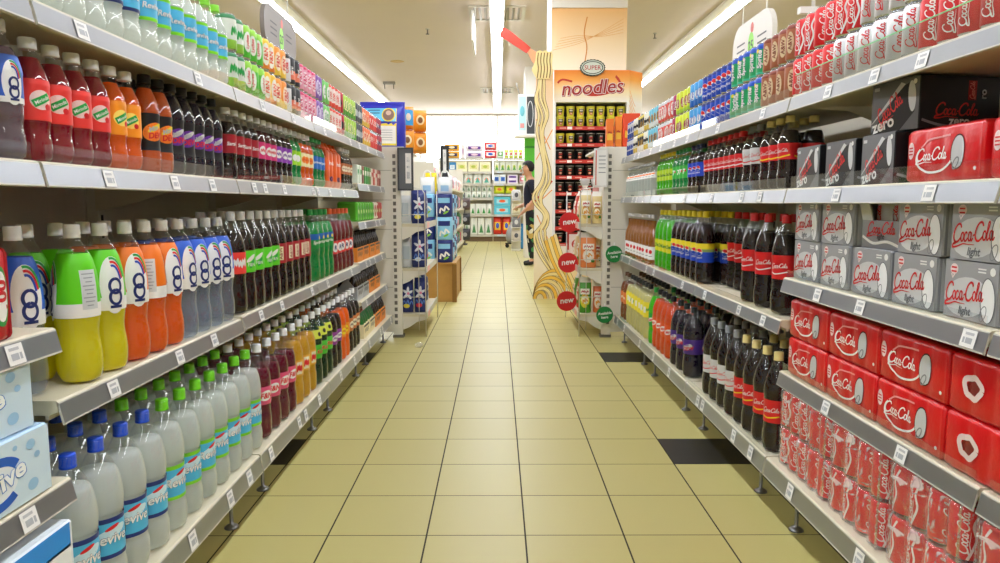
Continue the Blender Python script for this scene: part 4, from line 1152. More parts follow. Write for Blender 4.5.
def left_side():
    W3 = 'left middle shelf'; g = None
    bk = [(.962, 'back row')]
    def r3(kind, ys, look, turn=()): run(kind, -1, .866, .632 if kind[:4] == 'plus' else .638, ys, look, W3, None, rows=bk, turn=turn)
    run('plus_clear', -1, .915, .632, [1.368], 'clear drink bottle set behind the yellow ones', W3, None, jit=.1)
    r3('plus_lime', [1.475, 1.578], 'lemon yellow bottle with lime label', (-2.0,))
    r3('plus_orange', [1.683, 1.776, 1.87], 'orange drink bottle with white-arched label', (0, -2.35))
    r3('plus_clear', [1.962, 2.055, 2.148, 2.24], 'clear bottle with blue label')
    r3('cola_red', [2.352], 'dark cola bottle with coral red label')
    r3('cola_green', seq(2.445, 4, .092), 'dark bottle with bright green label')
    r3('root_red', seq(2.813, 5, .0915), 'dark bottle with maroon label')
    r3('sprite15', [3.34, 3.435, 3.53, 3.625], 'emerald lemon-lime bottle with green cap')
    r3('cherry15', [3.73, 3.83, 3.93, 4.03, 4.13], 'dark red bottle with orange cap')
    W4 = 'left bottom shelf'
    def r4(kind, ys, look, rows=2): run(kind, -1, .838, .18, ys, look, W4, None, rows=[(.938, 'second row'), (1.04, 'third row')][:rows])
    r4('revive_blue', [1.365, 1.463, 1.563, 1.662], 'milky drink bottle with blue cap')
    r4('revive_green', seq(1.762, 7, .0995), 'milky drink bottle with lime cap')
    r4('grape15', [2.475, 2.585, 2.69, 2.79], 'grape-red bottle with pink label')
    r4('golden15', [2.90, 3.005, 3.11], 'golden drink bottle with white cap')
    r4('kick15', [3.22, 3.325, 3.43], 'dark green bottle with neck label')
    r4('purple15', [3.535, 3.635], 'dark bottle with purple label')
    r4('orange15', [3.74, 3.835], 'orange bottle with yellow label')
    r4('sars15', [3.935, 4.03, 4.125], 'dark bottle with tan label')
    W2 = 'left upper shelf'
    def r2(kind, ys, look): run(kind, -1, .866, 1.075, ys, look, W2, None, rows=[(.937, 'back row')] if kind not in ('plus05',) else ())
    r2('plus05', [1.135, 1.212, 1.288], 'clear bottle with blue arched label')
    r2('mir_red', [1.372, 1.441, 1.511, 1.582], 'cherry red drink bottle')
    r2('mir_org', [1.652, 1.72], 'orange drink bottle with green slanted banner')
    r2('dew_org', [1.815, 1.885], 'black-capped bottle with orange neck')
    r2('dew_pur', seq(1.955, 5, .068), 'black-capped bottle with purple label')
    r2('sarsi05', seq(2.345, 4, .072), 'dark bottle with red band label')
    r2('pink05', [2.635, 2.703, 2.771], 'dark bottle with pink label')
    r2('purp05', [2.84, 2.908, 2.976], 'dark bottle with violet label')
    r2('lime05', [3.045, 3.113], 'green bottle with lime label')
    r2('org05', [3.182, 3.25, 3.32], 'orange bottle with cream label')
    r2('spr05', [3.40, 3.468, 3.537], 'emerald bottle with blue label')
    r2('dark05', [4.0, 4.068, 4.137, 4.205], 'dark bottle with brown label')
    # orange film pack of bottles
    for i, y in enumerate((3.695, 3.865)):
        o = thing('orange_bottle_pack', (-.915, y, 1.0765), ['nearer orange film-wrapped bottle pack beside emerald bottles', 'farther orange film-wrapped bottle pack beside dark brown-label bottles'][i], 'bottle pack', 'orange bottle packs', PI/2)
        m = MB(); film_mesh(m, .155, .15, .19, 2, 2, .014, M('#f0641e', .28, 0, .5, .04, .2, 30), 0, .012)
        m.build('film', o)
        fn = front_fn(.155, .15, 2, .014, .095); g = MB(); g.decal(text('Mirinda', .030, .1, .02), lambda s, t, off: fn(s, t+.03, off), WHITE, .002); g.decal(text('100', .034, 0, .04), lambda s, t, off: fn(s, t-.05, off), NAVY, .002); g.build('printed_logo', o)
        for a in (-.036, .036):
            m = MB(); m.lathe([(.032, .188), (.028, .200), (.018, .213), (.015, .225), (.0, .226)], M('#f0641e', .28, 0, .5, .04, .2, 30), 16, None, a, -.03); m.build('film_neck', o)
    # top shelf: small bottles then two layers of cans
    W1 = 'left top shelf'
    run('rev05', -1, .866, 1.36, seq(.90, 12, .076), 'milky small bottle with blue-topped label', W1, None)
    run('rev05g', -1, .866, 1.36, [1.825, 1.90, 1.98, 2.06, 2.14, 2.215, 2.29], 'milky small bottle with lime cap', W1, None)
    cans(-1, .863, 1.36, 2.372, .0675, [('c_clear',2,'pale green-white'),('c_green',3,'green and white'),('c_citrus',2,'yellow citrus'),('c_orange',2,'orange and cream'),('c_white',1,'white with black rim'),('c_black',2,'black with coral band'),('c_pink',4,'pink and white'),('c_purple',2,'violet'),
        ('c_lgreen',2,'light green'),('c_redwhite',4,'white with red bands'),('c_crimson',1,'crimson'),('c_apple',5,'apple green'),('c_grey',3,'grey striped'),('c_tango',4,'coral orange'),('c_rose',4,'rose red'),('c_maroon',3,'dark maroon')], W1)
    # near bay: cartons
    place('revive_carton', (-.912, 1.115, .4915), PI/2, 'pale blue carton with swirl ring standing on the low near-left shelf', 'pale blue cartons')
    place('revive_carton', (-.925, 1.095, .6135), PI/2-.03, 'pale blue carton with swirl ring stacked on another carton', 'pale blue cartons')
    place('revive_carton', (-.912, .82, .4915), PI/2, 'pale blue carton nearest the camera on the low shelf', 'pale blue cartons')
    place('revive_carton', (-.925, .80, .6135), PI/2, 'pale blue carton nearest the camera, upper of its stack', 'pale blue cartons')
    place('hundred_carton', (-.908, 1.06, .1815), PI/2, 'white box with blue lid edge on the lowest near-left shelf', None)
    place('red100', (-.875, 1.105, .7745), PI/2, 'red film-wrapped can pack at the left edge above the pale cartons', 'red and green can packs')
    place('red100', (-.875, .89, .7745), PI/2, 'red film-wrapped can pack closest to the camera above the cartons', 'red and green can packs')
    # end bay: small cartons, green packs and six-packs
    cols = [('#e6efe0','#3aa04a','white and green'),('#e6efe0','#3aa04a','white and green'),('#7a3a2a','#efe6d8','brown'),('#3f9a46','#f0f0e8','green'),('#3f9a46','#f0f0e8','green'),('#5a8a3a','#f0f0e8','olive green'),('#e8dcd0','#c83a3a','cream and red'),('#c8584a','#f0e0d0','brick red'),('#e8dcd0','#c83a3a','cream and red'),('#b06a5a','#f0e0d0','dusky pink'),('#8a3a34','#f0e0d0','dark red')]
    for i, (a, b, w) in enumerate(cols):
        o = box_item('drink_carton', 'carton', .062, .045, .108, M(a, .4), [(rect(.05, .03, 0, .012), M(b, .4), 1), (squig(.035, .012, 3), M(a, .4), 2)])
        put(o, (-.852, 4.36+i*.08, 1.1195), PI/2, 'small %s drink carton, %s from the near end of the row' % (w, ORD[i]), 'small drink cartons on the end bay')
    for i in range(11):
        a, w = ('#62c03a', 'bright green') if i < 7 else (('#f0e6d8', 'cream and red') if i < 9 else ('#b8303a', 'dark red'))
        o = box_item('can_multipack', 'can pack', .078, .12, .118, M(a, .35), [(ell(.03, .04), M('#3a9a2a' if i < 7 else '#c8402f', .4), 1), (squig(.04, .03, 3), M('#d8f0a0', .4), 2)], .010)
        put(o, (-.89, 4.345+i*.084, .8895), PI/2, '%s can multipack on the end bay, %s in its row' % (w, ORD[i]), 'can multipacks on the end bay')
    k = 0
    for z, ys, kinds in ((.6465, (4.40, 4.60, 4.83, 5.04), ('six_orange',)*4), (.4135, (4.38, 4.58, 4.80, 5.02), ('six_silver', 'six_silver', 'six_orange', 'six_orange')), (.1815, (4.40, 4.61, 4.83, 5.05), ('six_cream', 'six_cream', 'six_orange', 'six_orange'))):
        for i, (y, kd) in enumerate(zip(ys, kinds)):
            place(kd, (-.90 if z > .3 else -.87, y, z), PI/2, '%s six-pack of bottles, %s along the end bay %s shelf' % ({'six_orange': 'orange and black', 'six_silver': 'silver and black', 'six_cream': 'cream and green'}[kd], ORD[i], {.6465: 'third-lowest', .4135: 'second-lowest', .1815: 'lowest'}[z]), 'six-packs on the end bay')

def cans(side, x, z, y0, dy, runs, where, skip=lambda i, l: False):
    i = 0
    for kind, n, look in runs:
        for q in range(n):
            y = y0 + i*dy
            for l, lay in enumerate(('lower', 'upper')):
                if skip(i, l): continue
                lk = look if isinstance(look, str) else look[l]
                lab = '%s %s%s%s, %s layer, %s' % (ORD[q] if n > 1 else 'only', lk, '' if ' can ' in lk else ' can', ' from near end' if n > 1 and ' can ' not in lk else '', lay, where)
                kd = kind if isinstance(kind, str) else kind[l]
                place(kd, (side*(x + (RNG.uniform(0, .004) if l else 0)), y, z+.0012+l*.1168), (LROT if side < 0 else RROT) + RNG.uniform(-.35, .35), lab, '%s cans on %s' % (lk.replace(' can ', ' '), where))
            i += 1

def right_side():
    W1 = 'right top shelf'
    cans(1, .948, 1.325, 1.20, .0676, [('c_vanilla',7,'red vanilla cola'),('c_light',4,'silver light cola'),(('c_light','c_coke'),2,('silver light cola can beneath red ones', 'red cola can atop silver ones')),('c_coke',4,'plain red cola'),('c_rootb',4,'brown root beer'),('c_sprite',5,'green with blue rim'),('c_pepsi',6,'royal blue cola'),('c_lblue',3,'light blue'),('c_yellow',4,'lime yellow'),('c_magenta',1,'magenta'),
        ('c_redbar',5,'red and white'),('c_teal',4,'teal and white'),('c_tonic',2,'cream tonic'),('c_blacky',3,'black and cream'),('c_tonic',2,'pale cream tonic'),('c_energy',4,'silver-blue energy drink')], W1)
    W2 = 'right upper shelf'
    def r2(kind, ys, look, x=.947, back=True): run(kind, 1, x, 1.045, ys, look, W2, None, rows=[(x+.078, 'back row')] if back else ())
    r2('coke05y', [2.385, 2.465, 2.545], 'cola bottle with yellow cap', .953)
    r2('diet05', [2.645, 2.725], 'grey-labelled light cola bottle', .953)
    r2('coke05', seq(2.815, 7, .0695), 'small cola bottle with red cap')
    r2('pepsi05', [3.36, 3.43, 3.50], 'blue-labelled cola bottle with navy cap')
    r2('seven05', [3.595, 3.665, 3.735, 3.805], 'green bottle with white emblem label')
    r2('mdew05', [3.895, 3.965, 4.035, 4.105, 4.175], 'lime bottle with yellow cap')
    r2('tonic', seq(4.36, 10, .09), 'clear tonic bottle with silver cap', .945, False)
    W3 = 'right middle shelf'
    def r3(kind, ys, look, x=.962, back=True): run(kind, 1, x, .628, ys, look, W3, None, rows=[(x+.10, 'back row')] if back else ())
    r3('coke15', [2.40, 2.56, 2.70], 'large cola bottle with red cap', back=False)
    run('coke15', 1, 1.055, .628, [2.46, 2.56, 2.66, 2.78, 2.88, 2.975, 3.07, 3.165], 'large cola bottle with red cap', W3, None, row='set-back row')
    r3('pepsi15', [3.33, 3.425, 3.52, 3.615, 3.71, 3.805], 'large cola bottle with yellow-blue label', back=False)
    run('pepsi15', 1, 1.06, .628, [3.28, 3.375, 3.47, 3.565, 3.66, 3.755], 'large cola bottle with yellow-blue label', W3, None, row='set-back row')
    r3('mdew15', [3.915, 4.01, 4.105, 4.2], 'large lime bottle with yellow label')
    r3('amber', seq(4.37, 9, .098), 'amber juice bottle with white label', .95, False)
    W4 = 'right bottom shelf'
    def r4(kind, ys, look, back=2): run(kind, 1, .928, .18, ys, look, W4, None, rows=[(1.028, 'second row'), (1.13, 'third row')][:back])
    r4('coke15y', [2.335, 2.435, 2.54, 2.64], 'large cola bottle with cream cap')
    r4('diet15', [2.745, 2.845, 2.945, 3.045], 'large light cola bottle with grey cap')
    r4('dpur15', [3.36, 3.49, 3.61], 'large black bottle with purple label')
    r4('dorg15', [3.76, 3.86, 3.96, 4.06], 'orange bottle with black cap')
    r4('green15', [4.165], 'bright green bottle beside the orange ones')
    r4('paley15', [4.33, 4.425, 4.52, 4.615, 4.71, 4.805, 4.9], 'pale lemon bottle with yellow label')
    r4('brown15', [5.02, 5.12], 'brown tea bottle with orange label')
    # near bay: cartons and packs
    RZ = -PI/2
    for i, (y, yaw) in enumerate(((2.185, .0), (1.985, .03), (1.785, -.02))):
        place('zero_carton', (.93+.1085, y, 1.0465), RZ+yaw, ['dark grey zero-sugar cola carton beside the yellow-capped bottles', 'dark grey zero-sugar cola carton, middle one on the upper shelf', 'dark grey zero-sugar cola carton beside the red film pack'][i], 'zero cola cartons')
    place('zero_carton', (1.055, 1.775, 1.1695), RZ+.18, 'black zero-sugar cola carton stacked on top of another carton', 'zero cola cartons')
    place('red_pack', (1.04, 1.545, 1.0465), RZ, 'red film-wrapped can pack on the upper shelf beside zero cartons', 'red can packs')
    place('red_pack', (1.04, 1.26, 1.0465), RZ, 'red film-wrapped can pack on the upper shelf, nearest the camera', 'red can packs')
    ys = [2.165, 1.98, 1.79, 1.60, 1.405, 1.21]
    wh = ['beside the red-capped bottles', 'second from the red-capped bottles', 'third from the red-capped bottles', 'fourth from the red-capped bottles', 'fifth from the red-capped bottles', 'nearest the camera']
    for i, y in enumerate(ys):
        place('light_carton', (1.040, y, .7685), RZ+[.02, -.02, .03, .0, -.02, 0][i], 'grey light cola carton, bottom layer, %s' % wh[i], 'light cola cartons')
        if i == 2: place('light_open', (1.055, y-.008, .8870), RZ+.04, 'torn-open grey carton showing can tops, on the grey carton stack', None)
        else: place('light_carton', (1.040, y+[.005, .0, 0, -.012, -.012, 0][i], .8870), RZ+[-.02, .05, 0, .0, .02, 0][i], 'grey light cola carton, top layer, %s' % wh[i], 'light cola cartons')
    for l in range(2):
        for i, y in enumerate((2.105, 1.838, 1.571, 1.304, 1.037)):
            if y < 1.2 and False: continue
            kd = 'red_pack_hole' if i == 3 else 'red_pack'
            place(kd, (1.016, y-.004*l, .4685+l*.1185), RZ, 'red film-wrapped cola pack%s, %s layer, %s from the cola bottles' % (' with torn hole' if i == 3 else '', ('bottom', 'top')[l], ORD[i]), 'red can packs')
        for i, (kd, y) in enumerate((('tray5', 2.07), ('tray4', 1.755), ('tray4', 1.462), ('tray4', 1.165))):
            place(kd, (.995, y, .1815+l*.1185), RZ, 'clear shrink-wrapped red can pack, %s layer, %s from the cola bottles' % (('bottom', 'top')[l], ORD[i]), 'shrink-wrapped can packs')
# ------------------------------------------------------------------ beyond the bays
UW = M('#e2ded2', .45); WIRE = M('#d8d6ce', .35, .3)
def end_unit(side, xp, xt, label, ends):
    """narrow white unit at the end of the run whose shelves reach into the cross aisle"""
    og = (side*xp, 5.6, 0); X = lambda x: side*x
    o = thing('end_shelf_unit', og, label, 'shelving', 'end shelf units')
    m = MB(); m.box(X(1.34), X(xp+.045), 5.335, 5.355, .04, 1.395, UW)
    for i in range(6): m.box(X(1.34), X(xp+.045), 5.333, 5.335, .16+i*.215, .164+i*.215, M('#a8a396', .6))
    m.build('end_panel', o, og)
    m = MB(); m.box(X(xp+.045), X(xp), 5.33, 5.375, .0, 1.40, UW)
    for i in range(26): m.box(X(xp+.036), X(xp+.014), 5.3285, 5.33, .10+i*.049, .128+i*.049, M('#6e6a62', .6))
    m.build('upright', o, og)
    m = MB(); m.box(X(xp), X(xp-.02), 5.335, 5.37, .0, 1.38, UW); m.box(X(xp+.05), X(xp-.03), 5.32, 5.40, 0, .02, M('#6b6860', .5)); m.box(X(xp+.03), X(xp+.05), 5.38, 6.3, .04, 1.395, UW); m.build('side_post', o, og)
    m = MB(); m.box(X(1.34), X(xp-.04), 5.36, 6.3, 1.395, 1.41, UW); m.build('top_board', o, og)
    for k, zt in enumerate((.17, .515, .845)):
        m = MB(); m.box(X(xp+.03), X(xt), 5.375, 6.28, zt-.02, zt, CR); m.box(X(xt), X(xt-.008), 5.375, 6.28, zt-.035, zt+.012, RAILW)
        sh = m.build('shelf', o, og)
        m = MB(); w = xp-xt
        m.prism([(X(xp-.02), zt-.021), (X(xt+.004), zt-.021), (X(xt+.004), zt-.045), (X(xt+w*.35), zt-.06), (X(xt+w*.65), zt-.10), (X(xp-.02), zt-.12)], 1, 5.378, 5.384, UW)
        m.build('bracket', sh, og)
        m = MB(); m.box(X(xt-.0085), X(xt-.0105), 5.45, 5.60, zt-.033, zt+.010, M('#f0b8b0', .5)); m.build('price_tag', sh, og)
    m = MB()
    z1 = 1.10
    m.tube([(X(xt), 5.36, .0), (X(xt), 5.36, z1-.03), (X(xt+.02), 5.36, z1), (X(xp-.02), 5.36, z1+.03)], .0045, WIRE, 6)
    m.build('wire_rod', o, og)
    for zz in (.30, .58, .915):
        q = MB(); q.tube([(X(xt), 5.36, zz), (X(xp-.02), 5.36, zz)], .003, WIRE, 6); q.build('wire_rod', o, og)
    q = MB(); q.tube([(X(xt-.012), 6.28, .0), (X(xt-.012), 6.28, z1)], .0045, WIRE, 6); q.build('wire_rod', o, og)
    q = MB(); q.tube([(X(xt+.05), 5.362, .05), (X(xt+.05), 5.362, z1)], .0025, WIRE, 6); q.build('wire_rod', o, og)
    return o
def disc(loc, txt, col, label, group, rz=0., r=.072, shear=0.):
    o = thing('shelf_talker_disc', loc, label, 'sign', group, rz)
    m = MB(); m.lathe([(r*.97, -.002), (r, -.0015), (r, .0015), (r*.97, .002)], col, 28)
    m.v = [(x, z, y) for x, y, z in m.v]; m.f = [tuple(reversed(f)) for f in m.f]
    m.build('disc', o)
    g = MB()
    for i, t in enumerate(txt):
        g.decal(tr(text(t[0], t[1], .1, .02), 0, t[2], .12), flat_front(-.002, 0), WHITE, .0008)
    g.build('lettering', o)
    m = MB(); m.box(-.004, .004, -.001, .001, r*.9, r*.9+.03, WHITE); m.box(r*.6, r+.05, .0022, .0032, -.008, .008, clear()); m.build('arm', o)
    return o
def wall_frame(name, loc, w, h, label, frame, paper, lines, rz=0., cat='sign', foot=False):
    o = thing(name, loc, label, cat, None, rz)
    m = MB()
    for a, b, c, d in ((-w/2, -w/2+.012, 0, h), (w/2-.012, w/2, 0, h), (-w/2+.012, w/2-.012, 0, .012), (-w/2+.012, w/2-.012, h-.012, h)): m.box(a, b, -.006, .006, c, d, frame)
    m.build('frame', o)
    m = MB(); m.box(-w/2+.012, w/2-.012, -.002, .002, .012, h-.012, paper)
    m.build('sheet', o)
    g = MB(); fn = flat_front(-.002, h/2)
    for (ww, hh, x, y, mt) in lines: g.decal(rect(ww*w, hh*h, x*w, y*h, 2), fn, mt, .001)
    g.build('printing', o)
    if foot:
        m = MB(); m.box(-.05, .05, -.035, .035, -foot, -foot+.006, frame); m.box(-.006, .006, -.005, .005, -foot+.006, 0, frame); m.build('stand', o)
    return o

def far_left():
    end_unit(-1, .728, .535, 'white end shelf unit with wire rods beside the last six-pack bay', 5)
    # big nappy bag and orange packs on top
    by, bb, bc = M('#f3dc3c', .4), M('#2a2fae', .35), M('#6ecbf0', .4)
    o = bag('nappy_pack', 'pack', .345, .20, .345, bb, [(grid_rect(.285, .275, -.028, -.02), by, 0), (grid_rect(.26, .10, -.02, .070), bc, 1), (ell(.050, .052, .055, .070), by, 2), (ell(.042, .044, .055, .070), M('#8a6a5c', .5), 3), (ell(.02, .018, .055, .084), M('#d8b8a4', .5), 4),
        (grid_rect(.20, .13, .01, -.078), M('#f6f4ee', .45), 1)] + [(grid_rect(.09, .006, -.055, .105-.022*i), NAVY, 2) for i in range(2)] + [(grid_rect(.11, .003, .03, -.045-.018*i), GREY, 2) for i in range(5)], STAND)
    put(o, (-.865, 5.56, 1.4115), .0, 'large blue and yellow nappy pack standing on top of the end unit')
    for i, (x, y, z) in enumerate(((-.735, 5.93, 1.4115), (-.735, 5.93, 1.592), (-.655, 6.16, 1.4115), (-.655, 6.16, 1.592))):
        o = bag('orange_pack', 'pack', .125, .16, .178, M('#ee9a22', .4), [(ell(.035, .04, 0, 0), M('#fbe6b4', .45), 0), (ell(.02, .025, 0, 0), M('#8a5a2a', .45), 1)] if i != 1 else [(grid_rect(.10, .13), M('#3fa4e0', .4), 0), (ell(.02, .03, .01, 0), M('#f0e2c8', .45), 1)], PILLOW)
        put(o, (x, y, z), .25, ['orange pack at the bottom beside the nappy pack', 'orange pack with blue front stacked beside the nappy pack', 'farther orange pack, bottom of its stack on the end unit', 'farther orange pack, top of its stack on the end unit'][i], 'orange packs on the end unit')
    o = wall_frame('price_poster', (-.668, 5.318, 1.09), .115, .31, 'dark framed price poster fixed to the white end unit', M('#3c3e42', .4), M('#5c6066', .4), [(.36, .7, .18, .02, WHITE), (.2, .10, .18, .22, INK), (.2, .05, .18, .05, INK), (.2, .16, .18, -.14, INK)], .12)
    # blue bags on the end unit shelves
    nv, lb = M('#1f2f78', .32), M('#8ccbf0', .35)
    def blue(i): return [(tr(ell(.010, .030), .028*math.cos(a)*.6, .02+.028*math.sin(a)*.8, a-PI/2), M('#e6eaf6', .4), 0) for a in (.4, 1.5, 2.6, 3.9, 5.3)] + [(ell(.010, .010, .004, .02), M('#e88ab0', .4), 1), (tr(squig(.08, .04, 3), 0, -.05), M('#5a86d8', .4), 0), (ell(.024, .016, -.01, -.075), M(['#e6d84a', '#d8384a', '#c8e0f4'][i % 3], .4), 1)]
    lab = ['dark blue detergent bag on the lowest end-unit shelf, beside the post', 'dark blue detergent bag on the lowest end-unit shelf, at its outer edge', 'dark blue bag with white flower on the middle end-unit shelf', 'dark blue bag with white flower on the upper end-unit shelf']
    for i, (x, y, z, h) in enumerate(((-.682, 5.47, .1715, .255), (-.588, 5.475, .1715, .265), (-.590, 5.47, .5165, .275), (-.590, 5.47, .8465, .25))):
        put(bag('detergent_bag', 'bag', .086 if i < 2 else .115, .09, h, nv, blue(i), PILLOW), (x, y, z), .1, lab[i], 'blue detergent bags')
    put(bag('white_pouch', 'bag', .075, .06, .22, M('#d8dce0', .35), [(grid_rect(.05, .10), M('#b8c4cc', .4), 0)], PILLOW), (-.685, 5.46, .5165), 0, 'pale plain pouch beside the blue bag on the middle end-unit shelf', 'pale pouches')
    put(bag('white_pouch', 'bag', .085, .06, .21, M('#d8dce0', .35), [(grid_rect(.05, .10), M('#b8c4cc', .4), 0)], PILLOW), (-.690, 5.46, .8465), 0, 'pale plain pouch beside the blue bag on the upper end-unit shelf', 'pale pouches')
    for i in range(6):
        z = (.1715, .5165, .8465)[i//2]
        put(bag('detergent_bag', 'bag', .13, .09, .25, nv if i % 2 else lb, blue(i+1), PILLOW), (-.620, 5.72+.26*(i % 2), z), PI/2, '%s detergent bag deeper on the %s end-unit shelf' % (('light blue', 'dark blue')[i % 2], ('lowest', 'middle', 'upper')[i//2]), 'blue detergent bags')
    # wooden crate display with stacked packs
    wd = M('#b58a4a', .6, 0, .3, .15, .1, 14); wd2 = M('#8a6430', .6, 0, .3, .15, .1, 14)
    o = thing('wooden_crate', (-.60, 7.7, 0), 'wooden crate stand on the floor carrying light blue packs', 'crate')
    og = (-.60, 7.7, 0)
    for nm, a in (('side_board', (-.80, -.425, 7.28, 7.30)), ('side_board', (-.80, -.425, 8.18, 8.20)), ('side_board', (-.445, -.425, 7.30, 8.18)), ('side_board', (-.80, -.78, 7.30, 8.18))):
        m = MB(); m.box(*a, 0.0, .385, wd); m.build(nm, o, og)
    for (x, y) in ((-.455, 7.255), (-.795, 7.255), (-.455, 8.2)):
        m = MB(); m.box(x, x+.045, y, y+.024, 0, .385, wd2); m.build('corner_post', o, og)
    m = MB(); m.box(-.81, -.415, 7.25, 8.23, .385, .40, wd); m.build('top_board', o, og)
    n = 0
    for yi, y in enumerate((7.36, 7.62, 7.88, 8.1)):
        for xi, x in enumerate((-.715, -.535)):
            for k in range(3):
                c = (lb, nv)[(xi+k+yi) % 2]
                pr = [(grid_rect(.12, .05, 0, .05), (nv, lb)[(xi+k+yi) % 2], 0), (tr(squig(.10, .05, 2, .35), 0, -.04, .3), WHITE, 0), (tr(ell(.03, .010), .02, -.07, .5), M('#8ac83a', .4), 1)]
                put(bag('wipes_pack', 'pack', .17, .17, .228, c, pr, SQUARE), (x, y, .4015+.230*k), .0 if yi == 0 else PI/2, '%s pack on the crate, %s layer, %s row, %s column' % (('light blue', 'dark blue')[(xi+k+yi) % 2], ('bottom', 'middle', 'top')[k], ORD[yi], ('inner', 'aisle-side')[xi]), 'packs stacked on the wooden crate')
    for i, x in enumerate((-.71, -.53)):
        o = bag('white_handled_bag', 'bag', .15, .12, .17, M('#e8ecf0', .4), [(grid_rect(.08, .06, 0, -.03), M('#9cc4e8', .4), 0)], STAND)
        h = MB(); h.tube(smooth([(-.04, 0, .165), (-.03, 0, .215), (0, 0, .235), (.03, 0, .215), (.04, 0, .165)]), .007, WHITE, 6); h.build('handle', o)
        put(o, (x, 7.40, 1.0925), 0, ['white bag with loop handle on the packs, beside the post', 'white bag with loop handle on the packs, aisle side'][i], 'white handled bags')
    put(bag('yellow_refill_pack', 'bag', .12, .07, .22, M('#ecd21c', .35), [(ell(.03, .035), M('#f8f0a0', .4), 0), (ell(.014, .016), M('#3a8a3a', .4), 1)], PILLOW), (-.69, 7.60, 1.0925), 0, 'bright yellow refill pack behind the white handled bag')
    o = wall_frame('price_board', (-.545, 7.58, 1.27), .085, .32, 'narrow black-framed price board standing above the blue packs', BLK, M('#2c2e32', .4), [(.4, .75, .0, 0, WHITE), (.2, .1, 0, .2, INK), (.2, .1, 0, -.05, INK)], .2, foot=.177)
    # far shelf run along the same side
    o = thing('far_shelf_run', (-1.0, 12.5, 0), 'low far shelf run with small packs leading to the tissue shelves', 'shelving')
    og = (-1.0, 12.5, 0)
    m = MB(); m.box(-1.32, -1.29, 9, 16.5, 0, 1.75, UW); m.build('back_panel', o, og)
    m = MB(); m.box(-1.29, -.78, 16.48, 16.5, 0, 1.75, UW); m.build('end_panel', o, og)
    m = MB(); m.box(-1.29, -.78, 9, 9.02, 0, 1.5, UW); m.build('end_panel', o, og)
    zs = (.16, .52, .88, 1.24)
    for z in zs:
        m = MB(); m.box(-1.29, -.75, 9.02, 16.48, z-.03, z, CR); m.build('shelf', o, og)
    pal = ['#e9a8b8', '#f2eef0', '#d8506a', '#3a3a44', '#8ac0e8', '#e8c8d0', '#4a8a5a', '#2c2c34', '#f0e0a0', '#c83a4a']
    names = {'#e9a8b8': 'pink', '#f2eef0': 'white', '#d8506a': 'rose', '#3a3a44': 'charcoal', '#8ac0e8': 'sky blue', '#e8c8d0': 'pale pink', '#4a8a5a': 'green', '#2c2c34': 'black', '#f0e0a0': 'cream', '#c83a4a': 'red'}
    rr = random.Random(5)
    for k, z in enumerate(zs):
        for i in range(14):
            c = pal[(i*3+k*7) % 10] if k < 3 else ['#e9a8b8', '#f2eef0', '#e8c8d0', '#f2eef0'][i % 4]
            put(bag('small_pack', 'pack', .26, .14, .25 + rr.uniform(-.04, .04), M(c, .4), [(grid_rect(.12, .08), M(pal[(i+k+3) % 10], .4), 0)], PILLOW), (-.86, 9.4+i*.5, z+.0015), PI/2, '%s small pack on the far shelf run, %s along, %s shelf' % (names[c], ORD[i], ('lowest', 'second', 'third', 'top')[k]), 'small packs on the far shelf run')

